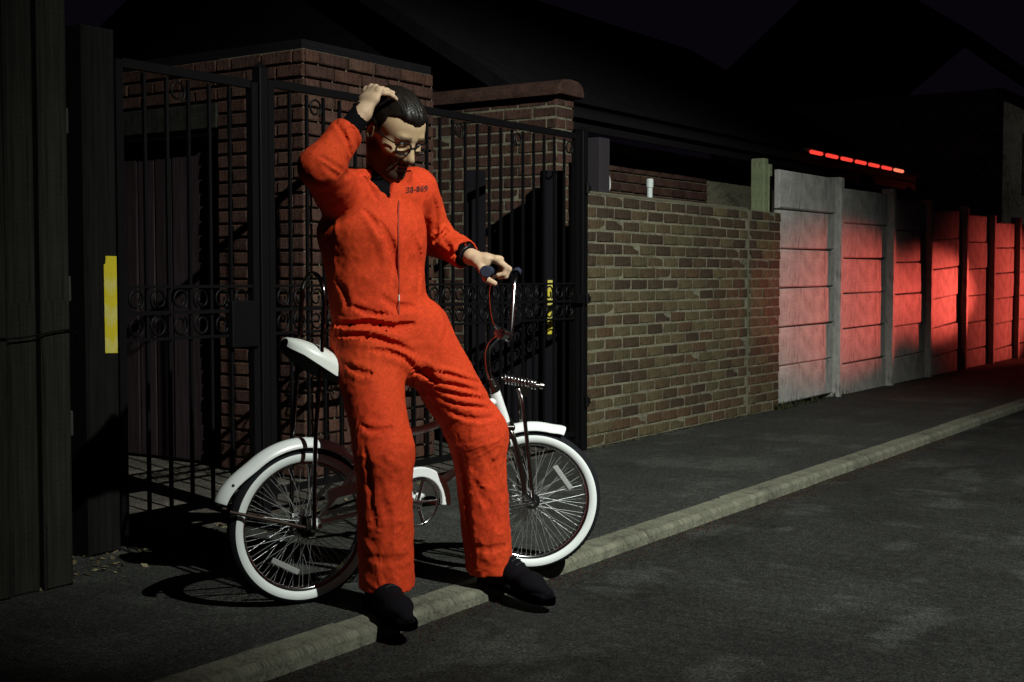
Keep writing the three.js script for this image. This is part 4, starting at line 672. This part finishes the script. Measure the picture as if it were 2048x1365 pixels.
// ----- hands -----
// local hand frame: y along the fingers, z out of the back of the hand, x towards the thumb
function hand(o, y, z, mirror, curls, spread, thumb, scale = 1) {
  y = nrm3(y); const zz = nrm3(ext(z, y, -dot3(z, y))), x = crs3(y, zz).map((v) => v * mirror);
  const W = (p) => [0, 1, 2].map((i) => o[i] + (x[i] * p[0] + y[i] * p[1] + zz[i] * p[2]) * scale), list = [];
  const palm = [ell(W([0.002, 0.004, 0]), W([0.002, 0.05, 0.001]), 0.030 * scale, 0.020 * scale, 0.041 * scale, 0.0165 * scale, x), ell(W([0.002, 0.05, 0.001]), W([-0.001, 0.084, 0.001]), 0.041 * scale, 0.0165 * scale, 0.04 * scale, 0.0135 * scale, x), cone(W([0.026, 0.022, -0.01]), W([0.03, 0.05, -0.013]), 0.019 * scale, 0.015 * scale)];
  const base = [[0.0305, 0.088], [0.0108, 0.094], [-0.0095, 0.09], [-0.0285, 0.08]], len = [0.074, 0.082, 0.076, 0.06], rad = [0.0092, 0.0094, 0.0089, 0.0079];
  const fingers = base.map(([bx, by], i) => {
    const segs = [0.45, 0.3, 0.25].map((k) => k * len[i]); let p = [bx, by - 0.008, 0.001], a = 0; const s = spread * (1.5 - i) * 0.12, out = [];
    for (let k = 0; k < 3; k++) { a += curls[i][k]; const d = [Math.sin(s) * Math.cos(a), Math.cos(a) * Math.cos(s), -Math.sin(a)], q = [0, 1, 2].map((c) => p[c] + d[c] * (segs[k] + (k === 0 ? 0.008 : 0))); out.push(cone(W(p), W(q), rad[i] * (1.04 - k * 0.09) * scale, rad[i] * (0.96 - k * 0.1) * scale)); p = q; }
    const kn = cone(W([bx, by - 0.004, 0.005]), W([bx, by + 0.002, 0.0055]), rad[i] * 0.9 * scale, rad[i] * 0.9 * scale);
    return { out, kn, tip: W(p) };
  });
  const tp = thumb.map(W), th = [cone(tp[0], tp[1], 0.0145 * scale, 0.0118 * scale), cone(tp[1], tp[2], 0.0115 * scale, 0.0105 * scale), cone(tp[2], tp[3], 0.0105 * scale, 0.0085 * scale)];
  return { W, field: (a, b, c) => {
    let d = smin(palm[0](a, b, c), palm[1](a, b, c), 0.01); d = smin(d, palm[2](a, b, c), 0.012);
    for (const f of fingers) { let e = f.out[0](a, b, c); e = smin(e, f.out[1](a, b, c), 0.005); e = smin(e, f.out[2](a, b, c), 0.004); d = smin(d, e, 0.006); d = smin(d, f.kn(a, b, c), 0.008); }
    let t = smin(th[0](a, b, c), th[1](a, b, c), 0.006); t = smin(t, th[2](a, b, c), 0.005); return smin(d, t, 0.008);
  } };
}
const hR0 = A3(at(724, 228, 4.05)), hRk = A3(at(752, 172, 4.09));
const handR = hand(hR0, sub3(hRk, hR0), [-0.62, 0.35, 0.7], -1, [[0.8, 0.28, 0.12], [0.86, 0.3, 0.14], [0.92, 0.32, 0.16], [0.98, 0.34, 0.18]], 0.7, [[0.02, 0.022, -0.008], [0.046, 0.05, -0.022], [0.056, 0.078, -0.034], [0.056, 0.1, -0.044]], 1.1);
const gripDir = nrm3(sub3(A3(at(971.5, 543.5, 4.335)), A3(at(985, 541, 4.455))));
const hL0 = A3(at(940, 514, 4.42)), hLk = A3(at(989, 520, 4.42));
const handL = hand(hL0, sub3(hLk, hL0), [0.05, 1, 0.0], 1, [[0.5, 1.3, 1.05], [0.56, 1.3, 1.05], [0.62, 1.3, 1.05], [0.7, 1.35, 1.05]], 0, [[0.024, 0.026, -0.012], [0.045, 0.042, -0.034], [0.05, 0.06, -0.062], [0.042, 0.086, -0.072]], 1.1);
// ----- body under the clothes, one continuous skin -----
const bodyParts = [[F.pel, 0.02], [F.thR, 0.022], [F.thL, 0.022], [F.tor1, 0.035], [F.tor2, 0.04], [F.yoke, 0.036], [F.uaR, 0.03], [F.uaL, 0.026], [F.faR, 0.034], [F.faL, 0.034]];
const shinR = cone(J.kneeR, J.ankR, 0.055, 0.036), shinL = cone(J.kneeL, J.ankL, 0.055, 0.036), wristR = cone(lerp3(J.elR, J.wrR, 0.7), hR0, 0.029, 0.0268), wristL = cone(lerp3(J.elL, J.wrL, 0.6), hL0, 0.031, 0.0272);
const bodyField = (x, y, z) => { let d = 1; for (const [f, k] of bodyParts) d = smin(d, f(x, y, z) + k, 0.03); d = Math.max(d, Math.min(0, 1)) * 0 + d; d = smin(d, shinR(x, y, z), 0.02); d = smin(d, shinL(x, y, z), 0.02); d = smin(d, neckF(x, y, z), 0.03); d = smax(d, -(cutAR(x, y, z) > 0.02 ? -cutAR(x, y, z) * 0 + 1 : -1) * 0 - 1, 0.01); return d; };
const skinTone = (x, y, z) => { const n = 1 + 0.14 * fbm(x * 40, y * 40, z * 40, 3); return [0.50 * n, 0.345 * n, 0.20 * n]; };
const bodyG = meshField((x, y, z) => { let d = bodyField(x, y, z); const a = cutAR(x, y, z), b = cutAL(x, y, z); if (a > 0.0 && y > 1.5) d = Math.max(d, Math.min(a, wristR(x, y, z))); return d; }, [-0.86, 0.03, -4.86], [0.14, 1.6, -3.74], 0.012, 2.2);
colourBy(bodyG, skinTone);
const box3 = (c, r) => [c.map((v) => v - r), c.map((v) => v + r)];
const headAll = (x, y, z) => smin(headField(x, y, z), neckF(x, y, z), 0.025);
const [hlo, hhi] = box3(headC, 0.165), headG = meshField(headAll, hlo, hhi, 0.003);
colourBy(headG, (x, y, z) => {
  const p = toHead(x, y, z).map((v) => v / HS); let c = skinTone(x, y, z);
  const beard = sstep(-0.022, -0.042, p[1] - 0.35 * Math.max(0, 0.06 - p[2]) ) * sstep(-0.14, -0.11, p[1]) * sstep(-0.04, 0.0, p[2]) * (1 - 0.35 * sstep(0.02, 0.006, Math.hypot(p[0] * 0.55, p[1] + 0.07)) * sstep(0.08, 0.088, p[2])), speck = 0.9 + 0.1 * rnd();
  c = c.map((v, i) => mix(v, [0.022, 0.014, 0.01][i], 0.99 * beard * speck));
  const brow = sstep(0.011, 0.005, Math.abs(p[1] - 0.0245 - 0.06 * Math.abs(Math.abs(p[0]) - 0.03))) * sstep(0.008, 0.014, Math.abs(p[0])) * sstep(0.056, 0.046, Math.abs(p[0])) * sstep(0.05, 0.07, p[2]); c = c.map((v, i) => mix(v, [0.05, 0.032, 0.02][i], 0.8 * brow));
  const lips = sstep(0.009, 0.004, Math.abs(p[1] + 0.072)) * sstep(0.024, 0.018, Math.abs(p[0])) * sstep(0.085, 0.09, p[2]); return c.map((v, i) => mix(v, [0.2, 0.09, 0.07][i], 0.6 * lips));
});
const handColour = (x, y, z) => { const n = 1 + 0.12 * fbm(x * 60, y * 60, z * 60, 3); return [0.52 * n, 0.36 * n, 0.235 * n]; };
const [rlo, rhi] = box3(handR.W([0, 0.075, 0]), 0.15), [llo, lhi] = box3(handL.W([0, 0.06, -0.02]), 0.135);
const handRG = colourBy(meshField((x, y, z) => smin(handR.field(x, y, z), wristR(x, y, z), 0.02), rlo, rhi, 0.003), handColour), handLG = colourBy(meshField((x, y, z) => smin(handL.field(x, y, z), wristL(x, y, z), 0.02), llo, lhi, 0.003), handColour);
const skinM = new THREE.MeshPhysicalMaterial({ color: 0xffffff, vertexColors: true, roughness: 0.6, specularIntensity: 0.5 });
part('body', local(mergeGeometries([bodyG, headG, handRG, handLG])), skinM, man, 'bare head, neck and hands');
// hair: short back and sides, longer combed-back top
const hairField = (x, y, z) => {
  const p = toHead(x, y, z).map((v) => v / HS), d0 = hd(p[0] * HS, p[1] * HS, p[2] * HS); if (d0 > 0.06) return d0 - 0.02;
  const ax = Math.abs(p[0]), line = p[2] > 0.03 ? mix(0.058, 0.078, sstep(0.03, 0.08, p[2])) - 0.009 * sstep(0.026, 0.0, ax) * sstep(0.05, 0.08, p[2]) + 0.012 * sstep(0.03, 0.06, ax) : mix(-0.07, 0.058, sstep(-0.05, 0.03, p[2] - 0.0 * ax));
  const sideburn = ax > 0.06 && p[2] > -0.002 && p[2] < 0.03 ? mix(-0.02, 0.05, sstep(0.012, 0.03, p[2])) : line, hl = Math.min(line, sideburn);
  const top = sstep(0.06, 0.105, p[1]) * sstep(0.075, 0.04, ax), th = 0.0045 + 0.011 * top;
  const comb = noise3(p[0] * 260, p[1] * 16, p[2] * 12) * 0.0013 + noise3(p[0] * 110, p[1] * 9, p[2] * 8) * 0.0015;
  const earGap = Math.hypot((ax - 0.08) * 1.2, p[1] + 0.006, (p[2] + 0.012)) - 0.034;
  let d = d0 - th - comb * (0.35 + top); d = smax(d, (hl - p[1]) * 0.8 + 0.002 * noise3(p[0] * 150, p[1] * 150, p[2] * 150), 0.006); d = Math.max(d, -earGap); return d;
};
const hairG = meshField(hairField, hlo, hhi, 0.0026, 2.2);
colourBy(hairG, () => { const k = 0.7 + 0.6 * rnd(); return [0.010 * k, 0.007 * k, 0.0055 * k]; });
part('hair', local(hairG), new THREE.MeshPhysicalMaterial({ color: 0xffffff, vertexColors: true, roughness: 0.45, specularIntensity: 0.5 }), man, 'short dark hair combed back');
// glasses
{
  const H = (a, b, c) => V(...fromHead(a * HS, b * HS, c * HS)), gm = mat(lin(0.006, 0.006, 0.007), 0.3);
  const rimPts = (s) => { const o = []; for (let i = 0; i < 20; i++) { const a = i / 20 * Math.PI * 2, c = Math.cos(a), q = Math.sin(a); o.push(H(s * 0.034 + 0.0245 * Math.sign(c) * Math.pow(Math.abs(c), 0.7), -0.002 + 0.0185 * Math.sign(q) * Math.pow(Math.abs(q), 0.75), 0.108 - 0.22 * Math.pow(Math.abs(s * 0.034 + 0.0245 * c), 1.6) * 4)); } return o; };
  const gl = part('glasses', local(merge([...[1, -1].map((s) => tube(rimPts(s), 0.0033, 48, 6, true)), tube([H(-0.01, 0.002, 0.105), H(0, 0.005, 0.109), H(0.01, 0.002, 0.105)], 0.0024, 8, 6), ...[1, -1].map((s) => tube([H(0.058 * s, 0.008, 0.09), H(0.071 * s, 0.008, 0.06), H(0.079 * s, 0.007, 0.0), H(0.08 * s, 0.0, -0.02), H(0.078 * s, -0.02, -0.032)], 0.0026, 20, 6))])), gm, man, 'black framed glasses');
  for (const s of [1, -1]) { const P = rimPts(s), c = P.reduce((a, b) => a.add(b), V(0, 0, 0)).multiplyScalar(1 / 20), pos = []; for (let i = 0; i < 20; i++) { const a = P[i], b = P[(i + 1) % 20]; pos.push(c.x, c.y, c.z, a.x, a.y, a.z, b.x, b.y, b.z); } const g = new THREE.BufferGeometry(); g.setAttribute('position', new THREE.Float32BufferAttribute(pos, 3)); g.computeVertexNormals(); part('lens', local(g), new THREE.MeshPhysicalMaterial({ color: 0xffffff, transmission: 1, thickness: 0, roughness: 0.02, side: THREE.DoubleSide }), gl); }
}
// black undershirt: cuffs and neck
{
  const black = new THREE.MeshPhysicalMaterial({ color: lin(0.0028, 0.0025, 0.0035), roughness: 0.95, specularIntensity: 0.15 });
  const cuffR = ext(cut.cufR, dirArmR, 0.008), cuffL = ext(cut.cufL, dirArmL, 0.026), cR = cone(lerp3(J.elR, J.wrR, 0.55), cuffR, 0.035, 0.0345), cL = cone(lerp3(J.elL, J.wrL, 0.5), cuffL, 0.038, 0.037), pR = pl(cuffR, dirArmR), pL = pl(cuffL, dirArmL);
  const sh = ell(ext(J.upper, UPV, -0.08), ext(J.neck, UPV, 0.05), 0.15, 0.105, 0.066, 0.068, LFT), top = pl(ext(J.neck, UPV, 0.03), nrm3([-0.2, 1, -0.3]));
  const f = (x, y, z) => { const rib = 0.0012 * noise3(x * 90, y * 90, z * 90); const a = Math.max(cR(x, y, z), pR(x, y, z), 0.025 - Math.hypot(x - cuffR[0], y - cuffR[1], z - cuffR[2]) - 1), b = Math.max(cL(x, y, z), pL(x, y, z)), c = Math.max(Math.min(sh(x, y, z), F.tor2(x, y, z) + 0.014, F.yoke(x, y, z) + 0.014, F.trap(x, y, z) + 0.008), top(x, y, z), J.upper[1] - 0.05 - y); return Math.min(a, b, c) + rib; };
  part('undershirt', local(meshField(f, [-0.8, 1.0, -4.7], [-0.05, 1.62, -3.86], 0.005)), black, man, 'black long-sleeved undershirt showing at neck and cuffs');
}
// wristwatch and ring
{
  const c = lerp3(cut.cufL, hL0, 0.62), d = dirArmL, u = nrm3(crs3(d, [0, 0, 1])), w = crs3(d, u), pts = []; for (let i = 0; i < 24; i++) { const a = i / 24 * Math.PI * 2; pts.push(V(...ext(ext(c, u, Math.cos(a) * 0.032), w, Math.sin(a) * 0.034))); }
  const wt = part('wristwatch', local(tube(pts, 0.006, 40, 6, true)), mat(lin(0.01, 0.01, 0.012), 0.35), man, 'black wristwatch');
  part('watch_case', local(rod(V(...ext(c, UPV, 0.031)), V(...ext(c, UPV, 0.042)), 0.017, 0.016, 18)), CH.chrome, wt);
}
// shoes
function shoe(heel, toe, sole, ank) {
  const f = nrm3(sub3(toe, heel)), lat = nrm3(crs3(f, UPV)), L = len3(sub3(toe, heel)), P = (k, y, l = 0) => ext(ext([heel[0], sole, heel[2]], f, k * L), lat, l).map((v, i) => (i === 1 ? sole + y + (heel[1] + (toe[1] - heel[1]) * k) : v));
  const a = ell(P(0.12, 0.05), P(0.45, 0.05), 0.036, 0.042, 0.041, 0.041, lat), b = ell(P(0.45, 0.046), P(0.72, 0.036), 0.041, 0.041, 0.042, 0.031, lat), c = ell(P(0.72, 0.036), P(0.95, 0.024), 0.042, 0.031, 0.022, 0.016, lat), an = cone(P(0.17, 0.06), ank, 0.044, 0.042), s = ell(P(0.1, 0.012), P(0.5, 0.012), 0.036, 0.016, 0.042, 0.016, lat), s2 = ell(P(0.5, 0.012), P(0.94, 0.012), 0.045, 0.016, 0.03, 0.014, lat), tong = cone(P(0.3, 0.085), P(0.52, 0.065), 0.026, 0.022);
  return (x, y, z) => { let d = smin(a(x, y, z), b(x, y, z), 0.03); d = smin(d, c(x, y, z), 0.03); d = smin(d, an(x, y, z), 0.02); d = smin(d, tong(x, y, z), 0.02); const q = smin(s(x, y, z), s2(x, y, z), 0.02); d = smin(d, q, 0.003); d += 0.0008 * noise3(x * 90, y * 90, z * 90); const base = sole - (y - (heel[1] + 0)) * 1 ; return d; };
}
function soleOf(heel, toe, y0) {   // stitched-down sole: outline wider at the ball, pointed at the toe
  const f = V(...sub3(toe, heel)), L = f.length(), sh = new THREE.Shape(), out = [[0.0, 0.0], [0.015, 0.026], [0.07, 0.036], [0.3, 0.036], [0.5, 0.04], [0.7, 0.047], [0.84, 0.043], [0.94, 0.03], [1.0, 0.0]];
  sh.setFromPoints(new THREE.SplineCurve([...out.map(([k, w]) => new THREE.Vector2(w, k * L)), ...out.slice(1, -1).reverse().map(([k, w]) => new THREE.Vector2(-w, k * L)), new THREE.Vector2(0, 0)]).getPoints(60));
  const g = new THREE.ExtrudeGeometry(sh, { depth: 0.014, bevelEnabled: true, bevelSize: 0.003, bevelThickness: 0.003, bevelSegments: 2 });
  f.normalize(); const lat = V(0, 1, 0).cross(f).normalize(), up = f.clone().cross(lat).normalize();
  return g.applyMatrix4(new THREE.Matrix4().makeBasis(lat, f, up)).translate(heel[0], heel[1] + y0, heel[2]);
}
{
  const sm = mat(lin(0.0042, 0.0036, 0.0055), 0.9);
  const hR = A3(at(744, 1208, 4.22)), tR = A3(at(818, 1262, 3.89)); hR[1] = 0; tR[1] = 0;
  const hL = A3(at(968, 1168, 4.55)), tL = A3(at(1103, 1196, 4.28)); hL[1] = 0; tL[1] = -0.022;
  const fr = shoe(hR, tR, 0.014, ext(J.ankR, dirLegR, -0.02)), fl = shoe(hL, tL, 0.014, ext(J.ankL, dirLegL, -0.02));
  const so = mat(lin(0.012, 0.011, 0.012), 0.7), lace = mat(lin(0.006, 0.005, 0.008), 0.7);
  for (const [f, lo, hi, h, t] of [[fr, [-0.58, -0.03, -4.36], [-0.22, 0.2, -3.8], hR, tR], [fl, [-0.2, -0.06, -4.68], [0.24, 0.2, -4.18], hL, tL]]) {
    const m = part('shoe', local(meshField(f, lo, hi, 0.0045)), sm, man); part('sole', local(soleOf(ext(h, nrm3(sub3(t, h)), -0.004), ext(t, nrm3(sub3(t, h)), 0.004), 0.004)), so, m);
    const d = nrm3(sub3(t, h)), lat = nrm3(crs3(d, UPV)), L = len3(sub3(t, h)); for (let i = 0; i < 4; i++) { const k = 0.36 + i * 0.065, c = ext(h, d, k * L), top = (q) => { let y = h[1] + 0.16; const x = c[0] + lat[0] * q, z = c[2] + lat[2] * q; for (let n = 0; n < 60; n++) { const e = f(x, y, z); if (e < 0.0006) break; y -= Math.max(0.0008, e * 0.8); } return V(x, y + 0.0012, z); }; part('lace', local(tube([top(-0.02), top(-0.01), top(0), top(0.01), top(0.02)], 0.0026, 12, 5)), lace, m); }
  }
}
renderer.render(scene, camera);
